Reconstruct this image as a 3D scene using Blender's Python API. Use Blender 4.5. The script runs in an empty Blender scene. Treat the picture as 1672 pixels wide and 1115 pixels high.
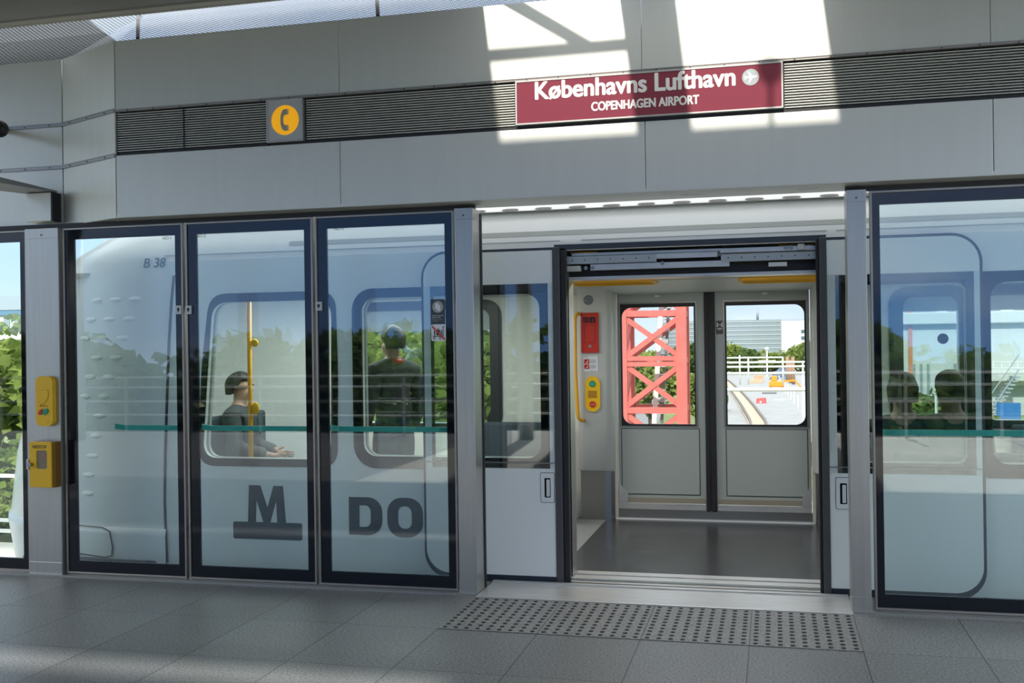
import bpy, bmesh, math, random
from mathutils import Vector, Matrix, geometry
R = math.radians
random.seed(7)
SC = bpy.context.scene
COL = SC.collection

# ------------------------------------------------------------------ camera, sky, sun, exposure
def setup_camera():
    f, yaw, pit, rol, D, h = 1711.608, 0.243743, 0.00177541, -0.01411624, 6.822753, 1.684940
    F = Vector((-math.sin(yaw) * math.cos(pit), math.cos(yaw) * math.cos(pit), math.sin(pit)))
    Rt = Vector((math.cos(yaw), math.sin(yaw), 0)); U = Rt.cross(F)
    c, s = math.cos(rol), math.sin(rol)
    R2 = c * Rt + s * U; U2 = -s * Rt + c * U
    m = Matrix((R2, U2, -F)).transposed().to_4x4(); m.translation = (0, -D, h)
    cd = bpy.data.cameras.new('camera'); cd.sensor_width = 36; cd.lens = f / 1672 * 36
    cd.clip_start = .05; cd.clip_end = 3000
    co = bpy.data.objects.new('camera', cd); COL.objects.link(co); co.matrix_world = m
    SC.camera = co
setup_camera()

SKY_STRENGTH = 1.1
SUN_E = R(38); SUN_AZ = 0.089                       # travels towards +y, a little to +x
def setup_sky():
    w = bpy.data.worlds.new('sky'); SC.world = w; w.use_nodes = True
    nt = w.node_tree; nt.nodes.clear(); N = nt.nodes.new; L = nt.links.new
    out = N('ShaderNodeOutputWorld'); bg = N('ShaderNodeBackground')
    tc = N('ShaderNodeTexCoord'); sp = N('ShaderNodeSeparateXYZ'); L(tc.outputs['Generated'], sp.inputs[0])
    rp = N('ShaderNodeValToRGB'); cr = rp.color_ramp
    cr.elements[0].position = 0.0; cr.elements[0].color = (.44, .50, .58, 1)
    cr.elements[1].position = 1.0; cr.elements[1].color = (1.0, .99, .95, 1)
    for p, c in ((.04, (.36, .44, .55)), (.12, (.26, .38, .58)), (.30, (.30, .38, .50)), (.46, (.86, .89, .92))):
        e = cr.elements.new(p); e.color = (*c, 1)
    L(sp.outputs['Z'], rp.inputs['Fac'])
    mp = N('ShaderNodeMapping'); mp.inputs['Scale'].default_value = (1, 1, 3.0); L(tc.outputs['Generated'], mp.inputs['Vector'])
    nz = N('ShaderNodeTexNoise'); nz.inputs['Scale'].default_value = 2.4; nz.inputs['Detail'].default_value = 6; L(mp.outputs['Vector'], nz.inputs['Vector'])
    cl = N('ShaderNodeMapRange'); cl.inputs['From Min'].default_value = .52; cl.inputs['From Max'].default_value = .75; cl.inputs['To Max'].default_value = .45; L(nz.outputs['Fac'], cl.inputs['Value'])
    mx = N('ShaderNodeMix'); mx.data_type = 'RGBA'; mx.inputs['B'].default_value = (1.0, 1.0, 1.0, 1)
    r2 = N('ShaderNodeValToRGB'); c2 = r2.color_ramp
    c2.elements[0].position = 0.0; c2.elements[0].color = (.15, .30, .62, 1); c2.elements[1].position = 1.0; c2.elements[1].color = (1, .99, .95, 1)
    for p, c in ((.14, (.14, .27, .56)), (.30, (.30, .42, .62)), (.46, (.80, .86, .92))):
        e = c2.elements.new(p); e.color = (*c, 1)
    L(sp.outputs['Z'], r2.inputs['Fac'])
    sd = N('ShaderNodeMapRange'); sd.inputs['From Min'].default_value = -.93; sd.inputs['From Max'].default_value = -.72; L(sp.outputs['Y'], sd.inputs['Value'])
    ms = N('ShaderNodeMix'); ms.data_type = 'RGBA'; L(sd.outputs['Result'], ms.inputs['Factor']); L(r2.outputs['Color'], ms.inputs['A']); L(rp.outputs['Color'], ms.inputs['B'])
    L(cl.outputs['Result'], mx.inputs['Factor']); L(ms.outputs['Result'], mx.inputs['A']); L(mx.outputs['Result'], bg.inputs['Color'])
    bg.inputs['Strength'].default_value = SKY_STRENGTH
    L(bg.outputs['Background'], out.inputs['Surface'])
setup_sky()
def setup_sun():
    ld = bpy.data.lights.new('sun', 'SUN'); ld.energy = 2.5; ld.angle = R(1.5); ld.color = (1, .95, .87)
    lo = bpy.data.objects.new('sun', ld); COL.objects.link(lo); lo.location = (-3, -30, 25)
    d = Vector((math.sin(SUN_AZ) * math.cos(SUN_E), math.cos(SUN_AZ) * math.cos(SUN_E), -math.sin(SUN_E)))
    lo.rotation_euler = d.to_track_quat('-Z', 'Y').to_euler()
setup_sun()
vs = SC.view_settings
vs.view_transform = 'Standard'; vs.look = 'None'; vs.gamma = 1; vs.use_curve_mapping = False
vs.exposure = 1.08
SC.cycles.transparent_max_bounces = 40
SC.cycles.max_bounces = 10
SC.cycles.use_denoising = True

def area_light(name, loc, sx, sy, power, color=(1, .97, .92), rot=(0, 0, 0)):
    ld = bpy.data.lights.new(name, 'AREA'); ld.shape = 'RECTANGLE'; ld.size = sx; ld.size_y = sy; ld.energy = power; ld.color = color
    lo = bpy.data.objects.new(name, ld); COL.objects.link(lo); lo.location = loc; lo.rotation_euler = rot
# the carriage's own ceiling lights
area_light('carriage_lamp', (-0.55, 1.12, 2.25), 1.3, .12, 9)
area_light('carriage_lamp', (-3.6, 1.85, 2.21), 2.4, .5, 26)
area_light('carriage_lamp', (2.4, 1.85, 2.21), 2.4, .5, 14)

# ------------------------------------------------------------------ materials
MATS = {}
def mat(name, col, rough=.5, metal=0., spec=.5, emit=None, estr=1., var=0., vscale=8., bump=0., bscale=200., stretch=None, coat=0.):
    m = bpy.data.materials.new(name); m.use_nodes = True; MATS[name] = m
    nt = m.node_tree; b = nt.nodes['Principled BSDF']; N = nt.nodes.new; L = nt.links.new
    b.inputs['Base Color'].default_value = (*col, 1); b.inputs['Roughness'].default_value = rough
    b.inputs['Metallic'].default_value = metal; b.inputs['Specular IOR Level'].default_value = spec
    b.inputs['Coat Weight'].default_value = coat
    if emit: b.inputs['Emission Color'].default_value = (*emit, 1); b.inputs['Emission Strength'].default_value = estr
    if var or bump:
        g = N('ShaderNodeNewGeometry'); mp = N('ShaderNodeMapping'); L(g.outputs['Position'], mp.inputs['Vector'])
        if stretch: mp.inputs['Scale'].default_value = stretch
    if var:
        n = N('ShaderNodeTexNoise'); n.inputs['Scale'].default_value = vscale; n.inputs['Detail'].default_value = 5
        L(mp.outputs['Vector'], n.inputs['Vector'])
        r = N('ShaderNodeMapRange'); r.inputs['From Min'].default_value = .3; r.inputs['From Max'].default_value = .7
        r.inputs['To Min'].default_value = 1 - var; r.inputs['To Max'].default_value = 1 + var
        L(n.outputs['Fac'], r.inputs['Value'])
        h = N('ShaderNodeVectorMath'); h.operation = 'SCALE'; h.inputs[0].default_value = col
        L(r.outputs['Result'], h.inputs['Scale']); L(h.outputs['Vector'], b.inputs['Base Color'])
    if bump:
        n2 = N('ShaderNodeTexNoise'); n2.inputs['Scale'].default_value = bscale; n2.inputs['Detail'].default_value = 3
        L(mp.outputs['Vector'], n2.inputs['Vector'])
        bp = N('ShaderNodeBump'); bp.inputs['Strength'].default_value = bump; bp.inputs['Distance'].default_value = .01
        L(n2.outputs['Fac'], bp.inputs['Height']); L(bp.outputs['Normal'], b.inputs['Normal'])
    return m

def glass(name, tint, f0=.045, boost=1.):
    m = bpy.data.materials.new(name); m.use_nodes = True; nt = m.node_tree; nt.nodes.clear(); N = nt.nodes.new; L = nt.links.new
    out = N('ShaderNodeOutputMaterial'); mx = N('ShaderNodeMixShader'); tr = N('ShaderNodeBsdfTransparent'); gl = N('ShaderNodeBsdfGlossy')
    gl.inputs['Roughness'].default_value = 0.0; gl.inputs['Color'].default_value = (boost, boost, boost, 1)
    tr.inputs['Color'].default_value = (*[c ** .5 for c in tint], 1)
    g = N('ShaderNodeNewGeometry'); d = N('ShaderNodeVectorMath'); d.operation = 'DOT_PRODUCT'
    L(g.outputs['Normal'], d.inputs[0]); L(g.outputs['Incoming'], d.inputs[1])
    a = N('ShaderNodeMath'); a.operation = 'ABSOLUTE'; L(d.outputs['Value'], a.inputs[0])
    s = N('ShaderNodeMath'); s.operation = 'SUBTRACT'; s.inputs[0].default_value = 1; L(a.outputs[0], s.inputs[1])
    p = N('ShaderNodeMath'); p.operation = 'POWER'; p.inputs[1].default_value = 5; L(s.outputs[0], p.inputs[0])
    q = N('ShaderNodeMath'); q.operation = 'MULTIPLY_ADD'; q.inputs[1].default_value = 1 - f0; q.inputs[2].default_value = f0
    L(p.outputs[0], q.inputs[0]); L(q.outputs[0], mx.inputs['Fac']); L(tr.outputs[0], mx.inputs[1]); L(gl.outputs[0], mx.inputs[2])
    L(mx.outputs[0], out.inputs['Surface']); MATS[name] = m
    return m

ALU = mat('brushed_aluminium', (.615, .61, .55), .42, .62, var=.015, vscale=3, stretch=(6, 6, .5), bump=.02, bscale=90)
ALU2 = mat('brushed_aluminium_pale', (.655, .65, .59), .42, .62, var=.015, vscale=3, stretch=(6, 6, .5), bump=.02, bscale=90)
STEEL = mat('brushed_steel', (.47, .465, .435), .34, .8, var=.05, vscale=4, stretch=(9, 9, .4))
KICK = mat('kick_steel', (.27, .27, .265), .28, .9)
STEELD = mat('dark_steel', (.30, .30, .29), .35, .8)
TRIMM = mat('warm_edge_metal', (.36, .33, .30), .35, .8)
BLACK = mat('black_paint', (.012, .012, .014), .45)
FRIT = mat('black_glass_border', (.005, .008, .014), .03, 0, .45)
RUBBER = mat('black_rubber', (.015, .015, .018), .6)
GREYRUB = mat('grey_edge_rubber', (.07, .072, .078), .45)
BOLT = mat('bolt_metal', (.10, .10, .10), .35, .8)
WHITE = mat('train_white', (.84, .87, .87), .28, 0, .5, coat=.2)
WHITE2 = mat('train_roof_white', (.80, .82, .84), .3)
GREYL = mat('grey_line', (.45, .47, .46), .4)
NAVY = mat('navy_line', (.035, .045, .065), .4)
LOGO = mat('logo_dark', (.03, .045, .055), .4)
INTER = mat('interior_panel', (.56, .58, .55), .38)
CREAM = mat('interior_cream', (.72, .71, .63), .45)
DOORG = mat('door_grey_green', (.40, .44, .42), .35)
FLOORD = mat('vestibule_floor', (.045, .047, .05), .22, 0, .5, var=.25, vscale=6)
FLOORL = mat('aisle_floor', (.24, .25, .25), .4, var=.08, vscale=30)
SILL = mat('sill_aluminium', (.62, .62, .61), .38, .6, var=.08, vscale=6, stretch=(1, 8, 8))
YEL = mat('yellow_plastic', (.86, .50, .008), .32)
YELD = mat('brown_edge', (.22, .10, .01), .5)
ORG = mat('yellow_rail', (.80, .40, .015), .3)
RED = mat('red_paint', (.55, .035, .02), .35)
REDD = mat('dark_red', (.20, .012, .01), .5)
GREEN = mat('green_plastic', (.01, .30, .16), .35)
TEAL = mat('teal_bar', (.01, .36, .33), .3)
SIGN = mat('sign_maroon', (.22, .045, .065), .16, 0, .6)
SIGNW = mat('sign_white', (.74, .73, .69), .4)
SILV = mat('sign_silver', (.50, .49, .46), .4, .5)
PALEGREY = mat('pale_grey_disc', (.34, .37, .37), .4)
PHONEY = mat('phone_amber', (.90, .42, .006), .35, emit=(1, .45, .005), estr=.22)
PHONEG = mat('phone_grey', (.33, .31, .27), .45)
STICKD = mat('sticker_dark', (.045, .055, .06), .4)
STICKW = mat('sticker_white', (.72, .75, .77), .4)
INK = mat('ink', (.02, .02, .025), .5)
TXTG = mat('grey_print', (.16, .18, .19), .5)
CONC = mat('roof_soffit', (.20, .20, .195), .6, var=.06, vscale=2)
ROOFEDGE = mat('roof_edge', (.30, .29, .265), .5, .3)
SKIN = mat('skin', (.42, .26, .18), .5)
HAIR = mat('dark_hair', (.012, .010, .009), .6)
JACK = mat('dark_jacket', (.03, .034, .04), .8)
JACK2 = mat('charcoal_jacket', (.055, .06, .065), .8)
TROU = mat('dark_trousers', (.02, .024, .035), .8)
SEAT = mat('seat_fabric', (.05, .07, .09), .8)
CRANE = mat('crane_red', (.62, .14, .12), .5, var=.08, vscale=3)
WRAIL = mat('white_rail', (.85, .85, .82), .4)
BARK = mat('bark', (.10, .07, .05), .9)
DECK = mat('work_deck', (.33, .34, .35), .8, var=.10, vscale=1.2)
ASPH = mat('asphalt', (.20, .21, .22), .85, var=.08, vscale=2)
GRASS = mat('grass_ground', (.16, .20, .07), .9, var=.3, vscale=.6)
VCONC = mat('viaduct_concrete', (.55, .53, .49), .8, var=.08, vscale=2)
SANDC = mat('track_slab', (.50, .42, .32), .8, var=.08, vscale=3)
RAILM = mat('rail_steel', (.20, .17, .15), .5, .5)
BLDW = mat('white_facade', (.58, .58, .57), .6)
BLDGL = mat('glass_facade', (.30, .35, .38), .3, .2)
BLDDK = mat('facade_window', (.10, .14, .17), .15)
BLDROOF = mat('grey_roof', (.33, .37, .42), .5)
ORANGE = mat('machine_orange', (.85, .28, .01), .5)
BLUEP = mat('blue_board', (.02, .16, .45), .5)
GLOW = mat('lamp_diffuser', (.9, .9, .86), .5, emit=(1, .98, .92), estr=2.2)
PGLASS = glass('platform_glass', (.85, .95, .935), .068)
TGLASS = glass('train_tinted_glass', (.78, .86, .86), .045)
FGLASS = glass('train_clear_glass', (.84, .88, .88), .035)
LGLASS = glass('door_leaf_glass', (.76, .82, .81), .045)

def leaf_mat(name, c1, c2):
    m = bpy.data.materials.new(name); m.use_nodes = True; nt = m.node_tree; nt.nodes.clear(); N = nt.nodes.new; L = nt.links.new
    out = N('ShaderNodeOutputMaterial'); mx = N('ShaderNodeMixShader'); df = N('ShaderNodeBsdfDiffuse'); tl = N('ShaderNodeBsdfTranslucent')
    g = N('ShaderNodeNewGeometry'); n = N('ShaderNodeTexNoise'); n.inputs['Scale'].default_value = .9; n.inputs['Detail'].default_value = 3
    L(g.outputs['Position'], n.inputs['Vector'])
    ad = N('ShaderNodeMath'); ad.operation = 'MULTIPLY_ADD'; ad.inputs[1].default_value = .5
    L(g.outputs['Random Per Island'], ad.inputs[0]); 
    sb = N('ShaderNodeMath'); sb.operation = 'SUBTRACT'; sb.inputs[1].default_value = .25
    L(n.outputs['Fac'], sb.inputs[0]); L(sb.outputs[0], ad.inputs[2])
    mc = N('ShaderNodeMix'); mc.data_type = 'RGBA'; mc.inputs['A'].default_value = (*c1, 1); mc.inputs['B'].default_value = (*c2, 1)
    L(ad.outputs[0], mc.inputs['Factor']); L(mc.outputs['Result'], df.inputs['Color']); L(mc.outputs['Result'], tl.inputs['Color'])
    mx.inputs['Fac'].default_value = .35
    L(df.outputs[0], mx.inputs[1]); L(tl.outputs[0], mx.inputs[2]); L(mx.outputs[0], out.inputs['Surface'])
    return m
LEAF = leaf_mat('leaves_bright', (.09, .15, .03), (.36, .42, .12))
LEAFD = leaf_mat('leaves_deep', (.05, .10, .03), (.19, .26, .08))

def floor_mat():
    m = bpy.data.materials.new('granite_tiles'); m.use_nodes = True; nt = m.node_tree; N = nt.nodes.new; L = nt.links.new
    b = nt.nodes['Principled BSDF']; g = N('ShaderNodeNewGeometry'); sp = N('ShaderNodeSeparateXYZ'); L(g.outputs['Position'], sp.inputs[0])
    def math_(op, a, bb=None, c=None):
        n = N('ShaderNodeMath'); n.operation = op
        for i, v in enumerate((a, bb, c)):
            if v is None: continue
            if isinstance(v, (int, float)): n.inputs[i].default_value = v
            else: L(v, n.inputs[i])
        return n.outputs[0]
    ux = math_('DIVIDE', math_('ADD', sp.outputs['X'], .149), .6); uy = math_('DIVIDE', math_('ADD', sp.outputs['Y'], .14), .765)
    def line(u, pitch, wd):
        fr = math_('FRACT', u); d = math_('MINIMUM', fr, math_('SUBTRACT', 1., fr))
        return math_('LESS_THAN', math_('MULTIPLY', d, pitch), wd)
    ln = math_('MAXIMUM', line(ux, .6, .0034), line(uy, .765, .0026))
    cx = N('ShaderNodeCombineXYZ'); L(math_('FLOOR', ux), cx.inputs[0]); L(math_('FLOOR', uy), cx.inputs[1])
    wn = N('ShaderNodeTexWhiteNoise'); wn.noise_dimensions = '2D'; L(cx.outputs[0], wn.inputs['Vector'])
    nz = N('ShaderNodeTexNoise'); nz.inputs['Scale'].default_value = 75; nz.inputs['Detail'].default_value = 4; L(g.outputs['Position'], nz.inputs['Vector'])
    nz2 = N('ShaderNodeTexNoise'); nz2.inputs['Scale'].default_value = 1.3; nz2.inputs['Detail'].default_value = 4; L(g.outputs['Position'], nz2.inputs['Vector'])
    v = math_('MULTIPLY', math_('MULTIPLY_ADD', wn.outputs['Value'], .22, .89), math_('MULTIPLY_ADD', nz.outputs['Fac'], 2.6, -.3))
    v = math_('MULTIPLY', v, math_('MULTIPLY_ADD', nz2.outputs['Fac'], .3, .85))
    v = math_('MULTIPLY', v, math_('SUBTRACT', 1., math_('MULTIPLY', ln, .72)))
    sc = N('ShaderNodeVectorMath'); sc.operation = 'SCALE'; sc.inputs[0].default_value = (.185, .193, .196); L(v, sc.inputs['Scale'])
    L(sc.outputs['Vector'], b.inputs['Base Color']); b.inputs['Roughness'].default_value = .42
    bp = N('ShaderNodeBump'); bp.inputs['Strength'].default_value = .12; bp.inputs['Distance'].default_value = .004
    L(nz.outputs['Fac'], bp.inputs['Height']); L(bp.outputs['Normal'], b.inputs['Normal'])
    return m
GRANITE = floor_mat()
TACT = mat('tactile_stone', (.22, .225, .225), .5, var=.45, vscale=80)

def mesh_mat():
    m = bpy.data.materials.new('perforated_sheet'); m.use_nodes = True; nt = m.node_tree; N = nt.nodes.new; L = nt.links.new
    b = nt.nodes['Principled BSDF']; b.inputs['Base Color'].default_value = (.085, .095, .11, 1); b.inputs['Metallic'].default_value = .5; b.inputs['Roughness'].default_value = .45
    out = nt.nodes['Material Output']; tr = N('ShaderNodeBsdfTransparent'); mx = N('ShaderNodeMixShader')
    g = N('ShaderNodeNewGeometry'); sp = N('ShaderNodeSeparateXYZ'); L(g.outputs['Position'], sp.inputs[0])
    def sn(a, k, off=None):
        n = N('ShaderNodeMath'); n.operation = 'MULTIPLY'; n.inputs[1].default_value = k; L(a, n.inputs[0])
        s = N('ShaderNodeMath'); s.operation = 'SINE'; L(n.outputs[0], s.inputs[0]); return s.outputs[0]
    p = math.pi / .0185
    mu = N('ShaderNodeMath'); mu.operation = 'ADD'; L(sn(sp.outputs['X'], p), mu.inputs[0])
    ad = N('ShaderNodeMath'); ad.operation = 'ADD'; L(sp.outputs['Y'], ad.inputs[0]); L(sp.outputs['Z'], ad.inputs[1])
    L(sn(ad.outputs[0], p * .95), mu.inputs[1])
    ab = N('ShaderNodeMath'); ab.operation = 'ABSOLUTE'; L(mu.outputs[0], ab.inputs[0])
    gt = N('ShaderNodeMath'); gt.operation = 'GREATER_THAN'; gt.inputs[1].default_value = .86; L(ab.outputs[0], gt.inputs[0])
    L(gt.outputs[0], mx.inputs['Fac']); L(b.outputs[0], mx.inputs[1]); L(tr.outputs[0], mx.inputs[2]); L(mx.outputs[0], out.inputs['Surface'])
    return m
PERF = mesh_mat()

# ------------------------------------------------------------------ builders
OFF = {}
class MB:
    def __init__(s): s.bm = bmesh.new(); s.mi = 0; s.mats = []
    def use(s, m):
        if m not in s.mats: s.mats.append(m)
        s.mi = s.mats.index(m); return s
    def face(s, vs, smooth=False):
        try:
            f = s.bm.faces.new(vs); f.material_index = s.mi; f.smooth = smooth; return f
        except ValueError: return None
    def box(s, x0, x1, y0, y1, z0, z1):
        v = [s.bm.verts.new(p) for p in ((x0, y0, z0), (x1, y0, z0), (x1, y1, z0), (x0, y1, z0), (x0, y0, z1), (x1, y0, z1), (x1, y1, z1), (x0, y1, z1))]
        for q in ((0, 3, 2, 1), (4, 5, 6, 7), (0, 1, 5, 4), (1, 2, 6, 5), (2, 3, 7, 6), (3, 0, 4, 7)): s.face([v[i] for i in q])
        return s
    def hexa(s, P):
        v = [s.bm.verts.new(p) for p in P]
        for q in ((0, 3, 2, 1), (4, 5, 6, 7), (0, 1, 5, 4), (1, 2, 6, 5), (2, 3, 7, 6), (3, 0, 4, 7)): s.face([v[i] for i in q])
        return s
    def plate(s, outer, holes, fr, t):
        """polygon with holes in (u,v), fr(u,v,w) -> world point, from w=0 to w=t"""
        loops = [outer] + list(holes)
        tri = geometry.tessellate_polygon([[Vector((p[0], p[1], 0)) for p in lp] for lp in loops])
        flat = [p for lp in loops for p in lp]
        a = [s.bm.verts.new(fr(p[0], p[1], 0)) for p in flat]; b = [s.bm.verts.new(fr(p[0], p[1], t)) for p in flat]
        for q in tri: s.face([a[i] for i in q]); s.face([b[i] for i in reversed(q)])
        k = 0
        for lp in loops:
            n = len(lp)
            for i in range(n): s.face([a[k + i], a[k + (i + 1) % n], b[k + (i + 1) % n], b[k + i]])
            k += n
        return s
    def tube(s, pts, r, n=10, cap=True):
        pts = [Vector(p) for p in pts]; rings = []; rr = r if isinstance(r, (list, tuple)) else [r] * len(pts)
        up = None
        for i, p in enumerate(pts):
            d = (pts[min(i + 1, len(pts) - 1)] - pts[max(i - 1, 0)]).normalized()
            if up is None or abs(up.dot(d)) > .98: up = Vector((0, 0, 1)) if abs(d.z) < .9 else Vector((1, 0, 0))
            a = d.cross(up).normalized(); b = a.cross(d).normalized(); up = b
            rings.append([s.bm.verts.new(p + rr[i] * (math.cos(2 * math.pi * k / n) * a + math.sin(2 * math.pi * k / n) * b)) for k in range(n)])
        for A, B in zip(rings, rings[1:]):
            for k in range(n): s.face([A[k], A[(k + 1) % n], B[(k + 1) % n], B[k]], True)
        if cap: s.face(list(reversed(rings[0]))); s.face(rings[-1])
        return s
    def ell(s, c, rx, ry, rz, nu=16, nv=10):
        c = Vector(c); rows = []
        for j in range(1, nv):
            ph = math.pi * j / nv
            rows.append([s.bm.verts.new(c + Vector((rx * math.sin(ph) * math.cos(2 * math.pi * i / nu), ry * math.sin(ph) * math.sin(2 * math.pi * i / nu), rz * math.cos(ph)))) for i in range(nu)])
        t = s.bm.verts.new(c + Vector((0, 0, rz))); b = s.bm.verts.new(c - Vector((0, 0, rz)))
        for i in range(nu):
            s.face([t, rows[0][i], rows[0][(i + 1) % nu]], True); s.face([b, rows[-1][(i + 1) % nu], rows[-1][i]], True)
            for A, B in zip(rows, rows[1:]): s.face([A[i], B[i], B[(i + 1) % nu], A[(i + 1) % nu]], True)
        return s
    def grid(s, rows, smooth=True, close=False):
        V = [[s.bm.verts.new(p) for p in r] for r in rows]
        for A, B in zip(V, V[1:]):
            n = len(A)
            for k in range(n if close else n - 1): s.face([A[k], A[(k + 1) % n], B[(k + 1) % n], B[k]], smooth)
        return s
    def beam(s, p, q, w, h=None):
        """square bar from p to q"""
        p, q = Vector(p), Vector(q); d = (q - p).normalized(); h = h or w
        up = Vector((0, 0, 1)) if abs(d.z) < .95 else Vector((0, 1, 0))
        a = d.cross(up).normalized() * w / 2; b = a.cross(d).normalized() * h / 2
        return s.hexa([p - a - b, p + a - b, q + a - b, q - a - b, p - a + b, p + a + b, q + a + b, q - a + b])
    def build(s, name, m=None, parent=None, bevel=0, origin=None, local=False):
        bmesh.ops.recalc_face_normals(s.bm, faces=s.bm.faces)
        me = bpy.data.meshes.new(name); o = bpy.data.objects.new(name, me); COL.objects.link(o)
        if m is not None: s.mats = [m]
        if parent is not None:
            o.parent = parent; off = Vector(OFF[parent.name]) if not local else Vector((0, 0, 0))
        else:
            if origin is None:
                xs = [v.co for v in s.bm.verts]
                origin = ((min(v.x for v in xs) + max(v.x for v in xs)) / 2, (min(v.y for v in xs) + max(v.y for v in xs)) / 2, min(v.z for v in xs))
            off = Vector(origin); o.location = off
        OFF[o.name] = tuple(off)
        bmesh.ops.translate(s.bm, verts=s.bm.verts, vec=-off)
        s.bm.to_mesh(me); s.bm.free()
        for k in s.mats: me.materials.append(k)
        if bevel:
            md = o.modifiers.new('bevel', 'BEVEL'); md.width = bevel; md.segments = 2; md.limit_method = 'ANGLE'; md.angle_limit = R(50)
        return o

def XZ(y):      # plate in the wall plane facing the camera: thickness goes away (+y)
    return lambda u, v, w: (u, y + w, v)
def XY(z): return lambda u, v, w: (u, v, z - w)
def tag(o, label, cat, group=None, kind=None):
    o['label'] = label; o['category'] = cat
    if group: o['group'] = group
    if kind: o['kind'] = kind
    return o
def struct(o, label=None, cat=None):
    o['kind'] = 'structure'
    if label: o['label'] = label
    if cat: o['category'] = cat
    return o
def thing(name, label, cat, loc, group=None, rz=0):
    o = bpy.data.objects.new(name, None); COL.objects.link(o); o.location = loc; o.rotation_euler = (0, 0, rz); o.empty_display_size = .1
    OFF[o.name] = tuple(loc)
    return tag(o, label, cat, group)
def copy_tree(o, loc=None, label=None, parent=None):
    c = o.copy(); COL.objects.link(c)
    if parent is not None: c.parent = parent
    if loc is not None: c.location = loc
    if label: c['label'] = label
    for ch in list(o.children): copy_tree(ch, parent=c)
    return c
def rect(x0, x1, z0, z1): return [(x0, z0), (x1, z0), (x1, z1), (x0, z1)]
def rrect(x0, x1, z0, z1, r, n=6):
    """r: one radius or (bl, br, tr, tl)"""
    r = r if isinstance(r, (tuple, list)) else (r,) * 4
    out = []
    for (cx, cz, a0, rr) in ((x0, z0, 180, r[0]), (x1, z0, 270, r[1]), (x1, z1, 0, r[2]), (x0, z1, 90, r[3])):
        if rr <= 0: out.append((cx, cz)); continue
        ox = cx + (rr if cx == x0 else -rr); oz = cz + (rr if cz == z0 else -rr)
        for i in range(n + 1):
            a = R(a0 + 90 * i / n); out.append((ox + rr * math.cos(a), oz + rr * math.sin(a)))
    return out
def circ(cx, cz, r, n=28): return [(cx + r * math.cos(2 * math.pi * i / n), cz + r * math.sin(2 * math.pi * i / n)) for i in range(n)]
def rquad(pts, r, n=6):
    """round the corners of any convex polygon"""
    out = []; m = len(pts)
    for i in range(m):
        p = Vector(pts[i]); a = (Vector(pts[i - 1]) - p).normalized(); b = (Vector(pts[(i + 1) % m]) - p).normalized()
        s_, e_ = p + a * r, p + b * r
        for k in range(n + 1):
            t = k / n; q = (1 - t) ** 2 * s_ + 2 * t * (1 - t) * p + t * t * e_; out.append((q.x, q.y))
    return out
def text(body, name, x, z, size, y, m, parent, width=None, bold=0., shear=0., align='LEFT', ext=.0015):
    """raised lettering in the xz plane facing -y; x, z = left (or centre) end of the baseline"""
    cu = bpy.data.curves.new(name, 'FONT'); cu.body = body; cu.size = size; cu.align_x = align; cu.extrude = ext; cu.shear = shear
    t = bpy.data.objects.new(name + '_curve', cu); COL.objects.link(t)
    bpy.context.view_layer.update()
    me = bpy.data.meshes.new_from_object(t.evaluated_get(bpy.context.evaluated_depsgraph_get()))
    bpy.data.objects.remove(t); bpy.data.curves.remove(cu)
    xs = [v.co.x for v in me.vertices]; w = max(xs) - min(xs); sx = width / w if width else 1.
    o = bpy.data.objects.new(name, me); COL.objects.link(o)
    off = Vector(OFF[parent.name]) if parent else Vector((0, 0, 0)); x0 = min(xs)
    for v in me.vertices:
        a, b, c = v.co
        lx = (a - x0) * sx if align == 'LEFT' else a * sx
        v.co = Vector((x + lx, y - c, z + b)) - off
    if bold:                                         # heavier strokes: the same glyphs laid over themselves with small shifts
        k_ = 1; bm = bmesh.new(); bm.from_mesh(me); src = list(bm.verts) + list(bm.edges) + list(bm.faces)
        for dx, dz in ((bold, 0), (-bold, 0), (0, bold * .8), (0, -bold * .8), (bold * .7, bold * .6), (-bold * .7, -bold * .6), (bold * .7, -bold * .6), (-bold * .7, bold * .6)):
            r = bmesh.ops.duplicate(bm, geom=src); bmesh.ops.translate(bm, verts=[g for g in r['geom'] if isinstance(g, bmesh.types.BMVert)], vec=(dx, .00012 * k_, dz)); k_ += 1
        bm.to_mesh(me); bm.free()
    me.materials.clear(); me.materials.append(m)
    for p in me.polygons: p.material_index = 0
    if parent: o.parent = parent
    OFF[o.name] = tuple(off)
    return o

# ------------------------------------------------------------------ the platform
struct(MB().box(-26, 14, -12, .36, -.35, 0).build('floor', GRANITE), 'grey granite tiled platform floor in front of the glass doors')
struct(MB().box(-26, 14, -12, .36, -1.25, -.352).build('trim_1', VCONC))

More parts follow.
